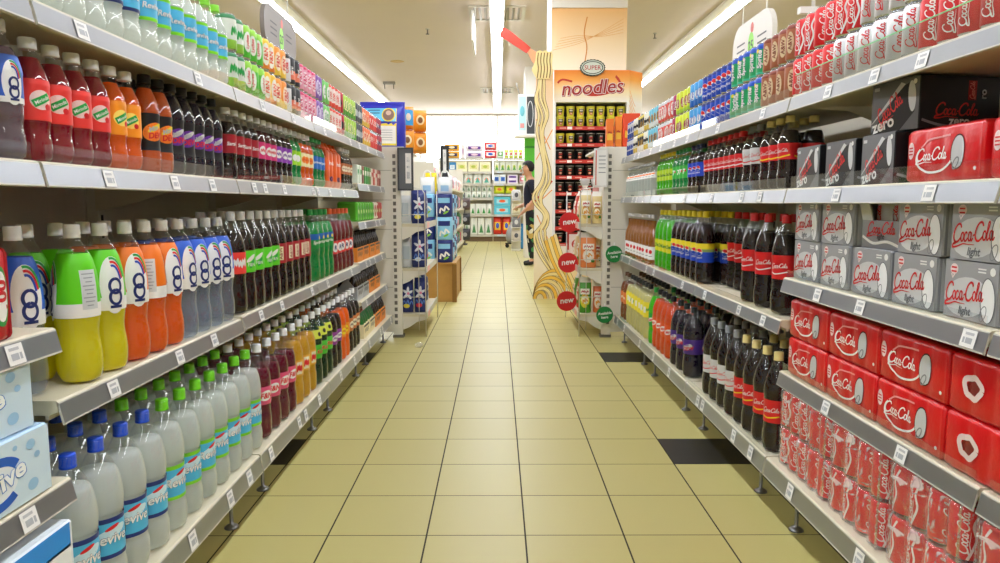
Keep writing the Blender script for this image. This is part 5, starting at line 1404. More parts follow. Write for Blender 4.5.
def back_shelves():
    """tissue and detergent shelves below the bright windows"""
    Yf = 18.9
    K = Yf*1.0/722
    X = lambda u: at(u, 200, Yf)[0]; Z = lambda v: at(497, v, Yf)[1]
    bays = [(-1.55, X(493)-.01, (158, 171.5, 183.5, 198, 214.5, 234.5), 'back-wall shelf bay with white tissue rolls'), (X(493)+.01, 1.9, (158, 171, 183.5, 193.8, 214.5, 234.5), 'back-wall shelf bay with red detergent bags on its lowest shelf')]
    for b, (x0, x1, vs_, lb) in enumerate(bays):
        og = ((x0+x1)/2, Yf+.3, 0)
        o = thing('shelf_bay', og, lb, 'shelving', 'back-wall shelf bays')
        m = MB(); m.box(x0, x1, Yf+.52, Yf+.55, 0, Z(158)-.03, BACKP); m.build('back_panel', o, og)
        m = MB(); m.box(x0, x1, Yf+.06, Yf+.10, .0, Z(234.5)-.05, M('#7a6248', .6)); m.build('kick_board', o, og)
        for xx in (x0+.005, x1-.045):
            m = MB(); m.box(xx, xx+.04, Yf+.47, Yf+.515, 0, Z(158)-.032, POSTM); m.build('upright', o, og)
        for v in vs_:
            z = Z(v)
            m = MB(); m.box(x0+.004, x1-.004, Yf+.02, Yf+.465, z-.028, z, CR); m.box(x0+.004, x1-.004, Yf+.0, Yf+.02, z-.055, z, RAILW)
            sh = m.build('shelf', o, og)
            g = MB(); n = 4
            m = MB(); m.box(x0+.1, x0+.26, Yf-.0015, Yf-.0005, z-.052, z-.006, M('#c8d2da', .5)); m.build('price_tag', sh, og)
    W = '#eef0ec'
    def row(v, items, where):
        """items: (u0, u1, v_top, body, kind, colour prints, look)"""
        z = Z(v)
        for (u0, u1, vt_, n, lay, form, body, p1, p2, look) in items:
            x0, x1 = X(u0), X(u1); w = (x1-x0)/n; h = (Z(vt_)-z)/lay
            for i in range(n):
                for l in range(lay):
                    ww, hh = w*.93, h*.975
                    pr = [(grid_rect(ww*.7, hh*.45, 0, -.02*hh), M(p1, .45), 0), (ell(ww*.2, hh*.16, 0, 0), M(p2, .45), 1)]
                    if form == 'box': o = box_item('tissue_box', 'box', ww, .25, hh, M(body, .45), pr)
                    elif form == 'roll':
                        o = thing('tissue_roll_pack', (0,0,0), None, 'tissue pack')
                        m = MB(); film_mesh(m, ww, .2, hh, 2, 2, ww*.06, M(body, .4), 0, .01); m.build('wrapper', o)
                        m = MB(); m.decal(tr(ell(ww*.25, hh*.2), 0, -hh*.1), front_fn(ww, .2, 2, ww*.06, hh/2), M(p1, .45), .003); m.decal(([(-ww*.3, -hh*.4), (ww*.3, -hh*.4), (0, hh*.1)], [(0, 1, 2)]), flat_front(-.1, hh/2), M(p2, .45), .006); m.build('printed_design', o)
                    else: o = bag('soft_pack', 'pack', ww, .2, hh, M(body, .4), pr, PILLOW)
                    cnt = '' if n == 1 else ', %s from the near-post side' % ORD[i]
                    put(o, (x0+w*(i+.5), Yf+.16, z+.0012+l*h), 0, ('%s%s, %s%s' % (look, cnt, ('' if lay == 1 else ('lower layer, ' if l == 0 else 'upper layer, ')), where)).replace('near-post', 'left'), look + 's')
    row(158, [(444,460,143.5,1,2,'bag','#f0b62a','#3a2a5a','#f4e8c8','yellow wipes pack'), (461,465,144,1,1,'box','#f0e8ec','#d8c8d8','#c8a8c8','slim white box'), (465,484,144,1,2,'bag','#eeeaf2','#5a2a8a','#f0d0e0','white and purple pack'), (484,497,141.5,1,2,'bag','#d8404a','#f2e0e0','#3a6ac8','red and white pack'), (497,504,149,1,1,'bag','#e0ead8','#4aa04a','#f0f0f0','small pale green pack'), (504,523,149,4,1,'bag','#c8d83a','#e8f0d8','#d84a3a','lime green pack')], 'top of the back-wall shelves')
    row(171.5, [(449,456,162,1,1,'box','#3a8ac8','#e8f0f4','#c8d8e8','small blue box'), (456,491,161.5,3,1,'box','#f0eecb','#e0dc96','#b8c850','cream tissue pack')], 'second-highest back-wall shelf')
    row(171, [(494,523,160.5,5,1,'roll','#e4ead6','#d8d84a','#5aa04a','green and white roll pack')], 'second-highest back-wall shelf')
    row(183.5, [(455,491,173.5,4,1,'roll','#e8ece6','#e8907a','#5ab8a8','white roll pack with coral spot'), (493.5,506,174,2,1,'box','#e8eef4','#3a7ac8','#2a4aa8','white box with blue drop'), (507,518,174.5,1,2,'box','#e8e0f0','#6a3a9a','#4a2a8a','white box with purple band'), (519,526,174,1,1,'bag','#e8d0d8','#d8607a','#f0f0f0','pale pink pack')], 'third-highest back-wall shelf')
    row(198, [(461,492,184.7,6,2,'roll','#e6ebe4','#c8d4cc','#6a8a72','grey-green roll pack')], 'fourth-highest back-wall shelf')
    row(193.8, [(493.5,517,184.5,2,1,'bag','#c8dc2a','#e8e03a','#e8742a','lime bag with orange spot')], 'fourth-highest back-wall shelf')
    row(214.5, [(470,492,203.5,4,1,'roll','#eef0ea','#dfe6dc','#3a9a4a','white roll pack with green peak'), (493.5,511,196.5,1,2,'box','#5ac0d8','#a8dce8','#e8602a','blue box with orange foot')], 'second-lowest back-wall shelf')
    row(234.5, [(463,492,217,4,1,'roll','#eceee8','#d8e0d6','#4a8a54','tall white pack with green peak'), (493,511,216.5,2,1,'bag','#e03a28','#f0c83a','#3a5ac8','red detergent bag'), (512,519,217.5,1,1,'bag','#7a3aa8','#e8d8f0','#e8c83a','purple detergent bag')], 'lowest back-wall shelf')
    # small rack with dark bags
    o = thing('bag_rack', (-.78, 17.4, 0), 'small dark wire rack hung with grey bags before the tissue shelves', 'rack')
    m = MB(); m.box(-.06, .06, -.2, .2, 0, .03, M('#4a4a4a', .5)); m.box(-.015, .015, -.015, .015, .03, 1.25, M('#6a6a6a', .5)); m.build('stand', o)
    for i in range(3):
        m = MB(); m.tube([(-.1, -.05, .40+.36*i), (.14, -.05, .40+.36*i)], .008, STEEL, 6); m.build('hook_bar', o)
    for i in range(3):
        put(bag('dark_bag', 'bag', .24, .14, .27, M(['#3a3a40', '#2c2c30', '#5a4a4a'][i], .45), [(ell(.05, .05), M('#a8a8ac', .5), 0)], PILLOW), (-.765, 17.27, .118+.36*i), 0, 'dark bag hanging on the small wire rack, %s from the floor' % ORD[i], 'dark bags on the rack')

def column_and_standee():
    Yc = 7.6
    X = lambda u: at(u, 150, 7.58)[0]; Z = lambda v: at(560, v, 7.58)[1]
    o = thing('noodle_display', (.96, 7.7, 0), 'tall orange and cream printed noodle display column with shelves of cups', 'display')
    og = (.96, 7.7, 0)
    grad = ramp_mat('print_peach', [(0, '#f6ead6'), (.45, '#f3d9ae'), (.8, '#eec083'), (1, '#f0b070')], 'Z', 2.3, 3.15)
    m = MB(); TOP = at(560, 8, 7.82)[1]; m.box(.57, 1.365, 7.82, 8.5, 0, TOP, grad); m.build('column_wrap', o, (.96, 7.7, 0))
    # fix the ramp: object space starts at the floor, so heights are as given
    g = MB(); fn = flat_front(7.82, 2.62, .965)
    for i in range(5): g.decal(ribbon(smooth([(-.38+.02*i, -.02+.03*i), (-.1, .05+.02*i), (.12, .16-.01*i), (.36, .30-.035*i)]), .004), fn, M('#e2a860', .5), .002)
    g.decal(ribbon(smooth([(-.02, .32), (-.05, .15), (-.02, 0), (-.06, -.25)]), .012), fn, M('#d88a3a', .5), .0022); g.build('column_print', o, og)
    m = MB(); m.box(.57, 1.365, 7.80, 7.82, TOP, TOP+.08, M('#e8e4da', .5)); m.box(.57, 1.365, 7.82, 8.5, TOP, CEIL-.002, M('#e2ddd2', .6)); m.build('column_top', o, og)
    HT, REC = Z(70), Z(102)
    hd = ramp_mat('print_header', [(0, '#f3eee4'), (.35, '#f6e0b0'), (.7, '#f4a84a'), (1, '#ee8424')], 'Z', REC, HT)
    ft = ramp_mat('print_foot', [(0, '#f0b860'), (.5, '#f6dfb0'), (1, '#f4eee2')], 'Z', 0, .55)
    m = MB(); m.box(.585, 1.355, 7.58, 7.61, REC, HT, hd); m.build('header', o, og)
    m = MB(); m.box(.585, 1.355, 7.58, 7.61, 0, .55, ft); m.build('foot_panel', o, og)
    m = MB(); m.box(.585, .605, 7.58, 7.81, .55, REC, WHITE); m.box(1.335, 1.355, 7.58, 7.81, .55, REC, WHITE); m.box(.585, 1.355, 7.61, 7.81, REC, HT, WHITE); m.box(.585, 1.355, 7.61, 7.81, 0, .55, WHITE); m.build('cabinet', o, og)
    m = MB(); m.box(.605, 1.335, 7.80, 7.81, .55, REC, M('#2a2622', .6)); m.build('back_panel', o, og)
    m = MB(); m.prism([(1.356, 7.58), (1.52, 7.74), (1.52, 7.75), (1.356, 7.60)], 2, 0, HT, hd); m.build('wing_panel', o, og)
    g = MB(); fw = lambda s, t, off: (1.438+s*.7-off*.7, 7.66+s*.7-off*.7, 1.8+t)
    for i in range(5): g.decal(ribbon(smooth([(-.1, .35-.05*i), (0, .2-.06*i), (.1, .25-.1*i)]), .008), fw, M('#f0a84a', .5), .004)
    g.build('wing_print', o, og)
    # lettering on the header
    g = MB(); fn = flat_front(7.58, (HT+REC)/2-.01, .97)
    dr = M('#a3241c', .4)
    word = tr(text('noodles', .20, .22, .012), 0, .0, .06); back = tr(text('noodles', .20, .22, .034), 0, 0, .06)
    g.decal(tr(ell(.16, .045, .08, -.055), rot=.15), fn, M('#c2331f', .4), .001)
    g.decal(ribbon(smooth([(-.35, .04), (-.30, .075), (-.2, .055)]), .02), fn, M('#c2331f', .4), .001)
    g.decal(([(.24, .10), (.30, .02), (.33, .0), (.28, .09), (.25, .12)], [(0, 1, 2, 3, 4)]), fn, M('#c2331f', .4), .001)
    g.decal(tr(back, .008, -.006), fn, dr, .002); g.decal(back, fn, WHITE, .0026); g.decal(word, fn, dr, .0034)
    g.build('header_lettering', o, og)
    e = MB(); fe = flat_front(7.575, Z(68), .975)
    m_ = M('#39463c', .4)
    pts = [(.128*math.cos(a)*(1+.03*math.cos(22*a)), .082*math.sin(a)*(1+.03*math.cos(22*a))) for a in [2*PI*i/88 for i in range(88)]]
    n = len(e.v)
    e.prism([(x+.975, z+Z(68)) for x, z in pts], 1, 7.556, 7.576, m_)
    fe = flat_front(7.556, Z(68), .975)
    e.decal(ring(.112, .068, .008, 0, 0, 40), fe, M('#d8e0d4', .4), .001); e.decal(ell(.098, .056, 0, 0, 28), fe, M('#cfd8cc', .4), .0012)
    e.decal(text('SUPER', .062, 0, .012), fe, M('#b02a24', .4), .002); e.decal(tr(text('SUPER', .062, 0, .02), 0, 0), fe, WHITE, .0016)
    e.build('emblem', o, og)
    # shelves with red strips
    lips = tuple(Z(v) for v in (126.5, 143.5, 160, 176, 192.5, 210, 227)); LOW = Z(243.5)
    rs = M('#c8342a', .4)
    for z in lips + (LOW,):
        m = MB(); m.box(.606, 1.334, 7.60, 7.798, z-.008, z+.004, M('#3a342e', .5)); m.build('shelf', o, og); sh = o.children[-1]
        sh = [c for c in o.children if c.name.startswith('shelf')][-1]
        q = MB(); q.box(.606, 1.334, 7.585, 7.60, z-.034, z+.004, rs); fnn = flat_front(7.585, z-.015, .97)
        for i in range(5): q.decal(rect(.07, .010, -.29+.145*i+.02*(i % 2), 0, 2), fnn, M('#e8b0a0', .5), .001)
        q.decal(rect(.05, .028, -.22, .0, 2), fnn, WHITE, .0016); q.build('price_strip', sh, og)
    # noodle cups
    def cup(black):
        def f():
            c = thing('noodle_cup', (0,0,0), None, 'cup')
            b = M('#1d1a18', .35) if black else M('#d8cf3a', .4)
            m = MB(); m.lathe([(.033, 0), (.036, .004), (.044, .088), (.0455, .09), (.0455, .096), (.043, .098)], b, 20)
            rf = lambda z: .0335 + .0105*min(max(z, 0), .09)/.09 + .0005
            fnc = wrap(rf, 0, .046)
            m.decal(grid_rect(.05, .055), fnc, M('#1c1a18', .4) if not black else M('#3a2420', .4), .0006)
            m.decal(ell(.018, .013, 0, -.020), fnc, M('#c86a4a', .45), .0014); m.decal(ell(.010, .007, .002, -.019), fnc, M('#e8c0a0', .45), .002)
            m.decal(rect(.034, .010, 0, .010, 4), fnc, M('#c8302a', .4) if black else M('#e8e4d0', .4), .0014); m.decal(rect(.030, .006, 0, .026, 4), fnc, M('#d8d0c0', .45), .0014)
            m.build('cup_body', c)
            l = MB(); l.lathe([(.0432, .0975), (.046, .0985), (.0455, .101), (.02, .1012)], M('#d8d2c4', .3, .3) if black else M('#e8dc4a', .4), 20); l.build('lid', c)
            return c
        return f
    BUILD['cup_black'] = cup(True); BUILD['cup_yellow'] = cup(False)
    rown = ['top', 'second', 'third', 'fourth', 'fifth', 'sixth', 'lowest']
    rw = [(lips[0], 0), (lips[0], .1025)] + [(z, 0) for z in lips[1:]]
    for r, (z, dz) in enumerate(rw):
        for i in range(7):
            yel = r < 2 or (r == 2 and i < 2)
            nm = ('lower layer of the top' if r == 0 else 'upper layer of the top') if r < 2 else rown[r-1]
            place('cup_yellow' if yel else 'cup_black', (.656+i*.1048, 7.648, z+.0052+dz), RNG.uniform(-.2, .2), '%s noodle cup, %s from the standee, %s noodle shelf' % ('yellow' if yel else 'black', ORD[i], nm), '%s noodle cups in the display' % ('yellow' if yel else 'black'))
    for r, z in enumerate((LOW,)):
        for i in range(7): place('cup_black', (.656+i*.1048, 7.648, z+.0052), RNG.uniform(-.2, .2), 'black noodle cup, %s from the standee, bottom noodle shelf' % ORD[i], 'black noodle cups in the display')
    # cut-out standee with fork and noodles
    o = thing('fork_standee', (.48, 7.55, 0), 'cut-out cardboard standee of a red fork lifting yellow noodles', 'standee')
    og = (.48, 7.55, 0)
    bd = ramp_mat('print_standee', [(0, '#f6e2ba'), (.35, '#f7f1e6'), (.7, '#f6eee0'), (1, '#f2c890')], 'Z', 0, 2.3)
    L = lambda P: [(X(u), Z(v)) for u, v in P]
    m = MB(); m.prism(L([(534, 299.5), (577, 299.5), (577, 282), (562, 262), (556, 240), (552.2, 238), (552.2, 70), (535.5, 70), (534.5, 150)]), 1, 7.53, 7.55, bd); m.build('board', o, og)
    g = MB()
    F = lambda s, t, off: (s, 7.53-off, t)
    ora = M('#f0a04a', .5)
    for q in ([(536, 160), (552, 130)], [(536, 205), (552, 190)], [(536, 120), (550, 150)], [(537, 215), (551, 245)]): g.decal(ribbon(L([q[0], q[1]]), .010), F, ora, .001)
    g.decal(ribbon(L([(534.5, 202), (552, 181)]), .018), F, M('#d84a30', .5), .0012)
    g.build('board_print', o, og)
    n1 = M('#f2dc9a', .5); n2 = M('#eebd4a', .5); br = M('#7a5a22', .5)
    path = [(541,56),(541,72),(540,88),(539,100),(543,116),(540,131),(542,148),(546,168),(545,182),(538,195),(539,204),(546,214),(545,223),(540,232),(541,243),(546,256),(554,270),(566,288)]
    P = smooth(L(path), 6)
    m = MB()
    for k, dx in enumerate((-.034, -.012, .012, .034)):
        Q = [(x + dx*(1 if t < .75 else 1.3) + .014*math.sin(t*21+k*1.3), z) for t, (x, z) in [(i/len(P), p) for i, p in enumerate(P)]]
        m.decal(ribbon(Q, .030), lambda s, t, off: (s, 7.528-off, t), br, .0005+.0004*k)
        m.decal(ribbon(Q, .020), lambda s, t, off: (s, 7.528-off, t), n1 if k % 2 else M('#f6e4a8', .5), .0022+.0004*k)
    for k in range(7):
        r = .36-.045*k
        c = [(X(535)+r*1.15*(1-math.cos(a))*.55+.0*k, Z(299)+r*math.sin(a)*.85+.005) for a in [PI*i/16 for i in range(17)]]
        m.decal(ribbon(c, .040), lambda s, t, off: (s, 7.528-off, t), br, .003+.0006*k); m.decal(ribbon(c, .032), lambda s, t, off: (s, 7.528-off, t), (n2, n1)[k % 2], .0034+.0006*k)
    for k in range(4):
        c = smooth(L([(546+k*3, 240-k*2), (552+k*4, 258+k), (562+k*4, 276+k*2), (576, 288+k*3)]), 5)
        m.decal(ribbon(c, .040), lambda s, t, off: (s, 7.528-off, t), br, .008+.0006*k); m.decal(ribbon(c, .032), lambda s, t, off: (s, 7.528-off, t), (n2, n1)[k % 2], .0084+.0006*k)
    m.build('printed_noodles', o, og)
    # noodle head: solid cut-out lobes over the fork
    m = MB(); m.prism(L([(531, 71), (534.5, 62), (535.5, 53), (539, 51.5), (541.5, 53), (544, 51.5), (547, 53), (550, 52.5), (551.8, 56), (551, 66), (551.5, 74), (548, 80), (536, 80)]), 1, 7.515, 7.528, n1)
    FF = lambda s, t, off: (s, 7.515-off, t)
    for a in (536.5, 539.5, 542.5, 545.5, 548.5): m.decal(ribbon(smooth(L([(a+1, 54), (a+.3, 62), (a+1, 70), (a, 79)]), 4), .010), FF, br, .001)
    m.build('noodle_bundle', o, og)
    m = MB(); hp = smooth([X_ for X_ in L([(501, 33), (508, 37), (516, 43), (523, 48), (528, 52)])], 4)
    wd = lambda t: .105*(1-.35*t) if t > .04 else .07
    sh = ribbon(hp, wd)
    # solid handle from the ribbon outline
    up_ = [sh[0][i] for i in range(0, len(sh[0]), 2)]; dn = [sh[0][i] for i in range(1, len(sh[0]), 2)]
    m.prism(up_ + dn[::-1], 1, 7.512, 7.530, M('#d8412a', .4)); m.build('fork_handle', o, og)
    m = MB(); m.prism(L([(527, 50.5), (531, 50.5), (535, 53), (538, 56), (536, 62), (534, 66), (531, 62), (528.5, 57), (526.5, 53)]), 1, 7.516, 7.529, M('#f0a878', .45)); m.build('fork_tines', o, og)

def far_right():
    end_unit(1, .80, .615, 'white end shelf unit holding snack bags beside the glass bottle bay', 5)
    wh = M('#f2ece2', .35)
    def snack(w, h, c1, c2, c3, top=M('#ece8e0', .35)):
        return bag('snack_bag', 'bag', w, .085, h, M(c1, .35), [(grid_rect(w*.72, h*.16, 0, .10*h), M('#f4efe2', .4), 0), (ell(w*.36, h*.20, 0, -.16*h), M(c2, .4), 0), (tr(ell(w*.27, h*.11), 0, -.14*h, .3), M(c3, .4), 1), (tr(squig(w*.4, h*.12, 2, .3), .0, -.16*h, .4), M('#e8a03a', .4), 2), (ell(w*.12, w*.12, w*.28, -.30*h), M('#3f8a2a', .4), 2), (tr(squig(w*.55, h*.07, 4, .3), 0, .10*h), M('#b82a24', .4), 2), (squig(w*.5, h*.06, 3), M('#b82a24', .4), 2)], STAND, topmat=top)
    S = [(.668, 5.46, .8465, .080, .25, '#e6d49a', '#d8b45a', '#f2ead0', 'cream noodle bag on the upper shelf, outer edge'), (.752, 5.46, .8465, .074, .24, '#e0cc90', '#c8a04a', '#f2ead0', 'cream noodle bag on the upper shelf, beside the post'),
         (.688, 5.44, .5165, .118, .265, '#e88a4a', '#f6e2d0', '#f4f0e8', 'orange and white snack bag on the middle shelf'), (.772, 5.53, .5165, .045, .24, '#ead8a8', '#d8b878', '#f2ead0', 'slim beige bag behind the orange snack bag'),
         (.668, 5.46, .1715, .096, .27, '#4a9a2a', '#e8d83a', '#f2f0d0', 'green and yellow snack bag on the lowest shelf'), (.766, 5.47, .1715, .070, .235, '#e0703a', '#f4dcc0', '#f4f0e8', 'orange snack bag on the lowest shelf beside the post')]
    for x, y, z, w, h, a, b, c, lb in S: put(snack(w, h, a, b, c), (x, y, z), -.1, lb, 'snack bags on the end unit')
    for i in range(6):
        z = (.1715, .5165, .8465)[i//2]
        put(snack(.13, .25, ['#d8502a', '#5a9a3a', '#e0a04a', '#e8d0a0', '#d8c08a', '#c8402a'][i], '#f4e4c8', '#f4f0e8'), (.675, 5.73+.26*(i % 2), z), -PI/2, '%s snack bag deeper on the %s end-unit shelf, %s of two' % (['red', 'green', 'amber', 'cream', 'tan', 'brick red'][i], ('lowest', 'middle', 'upper')[i//2], ('nearer', 'farther')[i % 2]), 'snack bags on the end unit')
    # clear-topped bags
    for i, (x, y) in enumerate(((.672, 5.575), (.755, 5.575))):
        put(bag('crinkled_bag', 'bag', .070, .07, .34, M('#e9dfd6', .3), [(grid_rect(.05, .06, 0, .07), M('#d89a94', .4), 0), (grid_rect(.05, .12, 0, -.06), M('#c8b070', .4), 0)], [(0,.94,.9),(.04,1,1),(.60,1,.95),(.72,.5,.5),(.78,.4,.4),(.9,1.0,.8),(1,1.1,.5)], topmat=clear('#f8f4f2', .35, .1, 1.4, .8)), (x, y, .8465), 0, ['crinkled gathered-top bag behind the cream noodle bags, outer edge', 'crinkled gathered-top bag behind the cream noodle bags, beside the post'][i], 'gathered-top bags')
    o = wall_frame('price_notice', (.755, 5.318, 1.115), .10, .28, 'white paper notice fixed on the end unit beside snack bags', M('#e8e6e0', .4), M('#f4f2ee', .5), [(.16, .9, -.38, 0, M('#e86a5a', .4)), (.5, .02, .1, .3, GREY), (.5, .02, .1, .2, GREY), (.5, .02, .1, .1, GREY), (.5, .02, .1, 0, GREY), (.5, .02, .1, -.12, GREY)], -.12)
    # orange display cartons on the unit top
    for i, (x, w, yy) in enumerate(((.832, .055, 5.43), (.90, .05, 5.46), (.99, .125, 5.44))):
        o = box_item('orange_carton', 'box', w, .14, .20 + .02*i, M(['#ee7a22', '#f08a2a', '#e4481e'][i], .4), [(rect(w*.7, .05, 0, -.03), M('#f6c23a', .4), 0), (squig(w*.5, .02, 3), M('#b82018', .4), 1)])
        put(o, (x, yy, 1.4115), -.12, ['slim orange carton at the outer end on the unit top', 'second slim orange carton on the unit top', 'wide red-orange carton on the unit top beside the cans'][i], 'orange cartons on the end unit')
    rd, gr = M('#cf1f26', .35), M('#17803c', .35)
    for i, (u, v, zc) in enumerate(((569, 222, 5.62), (568, 262, 5.60), (567, 300.5, 5.58))):
        disc(((u-497.2)*zc/722, zc-.02, 1+(203-v)*zc/718), [('new', .062, 0)], rd, 'round red sign reading new, %s of three' % ('topmost', 'middle', 'lowest')[i], 'round red signs', 0, .078)
    for i, (u, v, zc) in enumerate(((614, 253.5, 5.29), (605.5, 314.5, 5.27))):
        disc(((u-497.2)*zc/722, zc-.015, 1+(203-v)*zc/718), [('Available', .028, .012), ('here', .028, -.018)], gr, 'round green sign at the end of the %s shelf' % ('middle', 'bottom')[i], 'round green signs', 0, .062)
    o = thing('red_picture_panel', (.80, 6.9, 0), 'small framed red and white picture panel standing behind the snack bags', 'sign')
    m = MB()
    for a in ((-.13, -.115, .36, .72), (.115, .13, .36, .72), (-.115, .115, .36, .375), (-.115, .115, .705, .72)): m.box(a[0], a[1], -.01, .01, a[2], a[3], M('#b02a24', .4))
    m.build('frame', o); m = MB(); m.box(-.115, .115, -.006, .006, .375, .705, M('#f0e0dc', .5)); fnp = flat_front(-.006, .54); m.decal(ell(.05, .06, .02, -.06), fnp, M('#5a3020', .5), .001); m.decal(ell(.06, .05, -.03, .07), fnp, M('#c8403a', .5), .001); m.build('picture', o)
    m = MB(); m.box(-.01, .01, -.005, .005, .02, .36, STEEL); m.box(-.1, .1, -.08, .08, 0, .02, STEEL); m.build('stand', o)
    # pillar behind the person with green band and light box
    m = MB(); m.box(.50, 1.25, 13.2, 13.9, 0, CEIL, M('#e6e2da', .6)); o = struct('pillar', m)
    m = MB(); m.box(.495, 1.255, 13.17, 13.2, 1.40, 2.16, M('#58c02c', .5)); m.box(.50, 1.25, 13.168, 13.17, 1.98, 2.02, M('#2f8a1c', .5)); o = m.build('green_panel'); tag(o, 'bright green panel on the pillar behind the person', 'panel')  # flat green panel set against the pillar front, not hung from anything
    o = thing('poster_cabinet', (.50, 13.0, 2.15), 'hanging poster cabinet with a pale cyan picture above the person', 'cabinet')
    m = MB(); m.box(-.13, .17, -.1, .1, .03, .74, WHITE); m.build('body', o)
    m = MB(); m.box(.02, .16, -.104, -.1, .06, .70, M('#3a3f44', .4)); m.decal(ring(.05, .22, .012, .08, .40, 20), lambda s, t, f: (s, -.104-f, t), M('#d8dcde', .4), .001); m.build('dark_panel', o)
    m = MB(); m.box(-.12, .0, -.104, -.1, .12, .70, M('#bfe6ee', .4)); m.decal(ell(.04, .09, -.06, .45), lambda s, t, f: (s, -.104-f, t), M('#6abccc', .45), .001); m.decal(rect(.07, .08, -.06, .20), lambda s, t, f: (s, -.104-f, t), M('#e8a0a0', .45), .001); m.build('picture', o)
    m = MB(); m.box(-.19, .19, -.14, .12, 0, .03, UW); m.build('ledge', o)
    m = MB(); m.tube([(-.1, 0, .74), (-.14, 0, .86), (-.16, 0, .95)], .012, M('#8a857c', .5), 8); m.build('arm', o)
    # trolley, blue bin and stack beside the person
    o = thing('wheeled_sack', (.345, 16.3, 0), 'grey sack on small black wheels beyond the person', 'trolley')
    m = MB(); m.lathe([(.06, .10), (.13, .12), (.16, .22), (.15, .34), (.10, .46), (.05, .54), (.06, .57)], M('#a8a8a8', .5, 0, .5, .2, .5, 14), 18, lambda a, z: 1+.06*math.sin(5*a)); m.build('sack', o)
    m = MB(); m.box(-.16, .16, -.12, .12, .085, .105, M('#2a2a2c', .5)); m.build('base', o)
    for sx in (-.12, .12):
        for sy in (-.09, .09):
            w = MB(); w.lathe([(.03, -.015), (.042, -.012), (.042, .012), (.03, .015)], M('#161618', .5), 16); w.v = [(sx, sy+z, .042+y) for x, y, z in w.v for _ in (0,)] if False else [(sx+x, sy+z, .0425+y) for x, y, z in w.v]; w.build('wheel', o)
    o = thing('blue_bin', (.575, 15.9, 0), 'upright blue box standing on the floor beyond the person', 'box')
    m = MB(); m.prism([(-.11, .02), (.11, .02), (.13, .52), (-.13, .52)], 1, -.12, .12, M('#2f8ad0', .4)); m.build('body', o)
    m = MB(); m.box(-.138, .138, -.128, .128, .52, .55, M('#2575b8', .4)); m.build('rim', o)
    m = MB(); m.box(-.05, .05, -.1, .1, 0, .02, M('#1a4a80', .4)); m.build('foot', o)
    o = thing('stock_rack', (.40, 15.2, 0), 'slim rack of pale goods behind the grey sack', 'rack')
    m = MB(); m.box(-.10, .10, -.15, .15, 0, .03, UW); m.box(-.10, .10, .13, .15, .03, 1.25, UW); m.build('frame', o)
    for i in range(4):
        m = MB(); m.box(-.10, .10, -.15, .13, .20+.28*i, .215+.28*i, UW); m.build('shelf', o)
    for i in range(4): put(bag('hanging_pack', 'pack', .17, .12, .22, M(['#d8d0c8', '#8a8a90', '#e0d8b8', '#c8c8c8'][i], .45), [(ell(.04, .05), M(['#5a5a60', '#d8d8d8', '#a88a5a', '#4a4a50'][i], .45), 0)], PILLOW), (.40, 15.17, .2165+.28*i), 0, '%s pack on the slim rack behind the grey sack, %s from the floor' % (['beige', 'grey', 'cream', 'silver'][i], ORD[i]), 'packs on the slim rack')

def hanging_signs():
    def sign(x, y, z, w, h, num, label, side, col, dy=0.):
        o = thing('hanging_sign', (x, y, z), label, 'sign', None, PI/2 if side < 0 else -PI/2)
        pts = []
        r = h*.42
        for (cx, cz, a0) in ((w/2-r, h/2-r, 0), (-w/2+r, h/2-r, PI/2), (-w/2+r, -h/2+r, PI), (w/2-r, -h/2+r, 1.5*PI)):
            pts += [(cx + r*math.cos(a0+i*PI/16), cz + r*math.sin(a0+i*PI/16)) for i in range(9)]
        m = MB(); m.prism(pts, 1, -.012, .012, M(col, .45)); m.build('board', o)
        g = MB()
        for sgn in (1, -1):
            fn = (lambda s, t, off: (s, -.012-off, t)) if sgn > 0 else (lambda s, t, off: (-s, .012+off, t))
            g.decal(ell(.042, .066, 0, -.03+dy), fn, M('#8fe04a', .4), .0008)
            g.decal(tr(text(num, .072, 0, .015), 0, -.032+dy), fn, M('#20301c', .4), .0016)
            g.decal(ell(.022, .026, .012, .060+dy*.8), fn, M('#d8584a', .4), .0008)
            for i in range(3): g.decal(rect(.12, .008, -.15, .03-.032*i, 2), fn, M('#4a4a4c', .5), .0008)
            for i in range(2): g.decal(rect(.12, .008, .15, .02-.032*i, 2), fn, M('#4a4a4c', .5), .0008)
        g.build('lettering', o)
        for xx in (-w*.3, w*.3):
            m = MB(); m.box(xx-.0025, xx+.0025, -.0025, .0025, h/2, CEIL-z, M('#e8e6e0', .5)); m.build('cord', o)
    sign(-1.28, 4.38, 1.985, .63, .235, '27', 'grey rounded hanging sign with green spot numbered 27', -1, '#827b77')
    sign(1.28, 3.71, 1.785, .56, .26, '25', 'pale rounded hanging sign with green spot numbered 25', 1, '#e6e2da', .028)
    o = thing('hanging_rod', (1.0, 2.36, CEIL), 'thin white rod hanging from the ceiling above the red cans', 'rod')
    zc = 2.36; zt = 1+(203-22)*zc/718
    m = MB(); m.tube([(0, 0, -.001), (0, 0, zt-CEIL+.02)], .006, WHITE, 8); m.build('rod', o); m = MB(); m.box(-.045, .045, -.012, .012, zt-CEIL, zt-CEIL+.02, WHITE); m.build('clip', o)

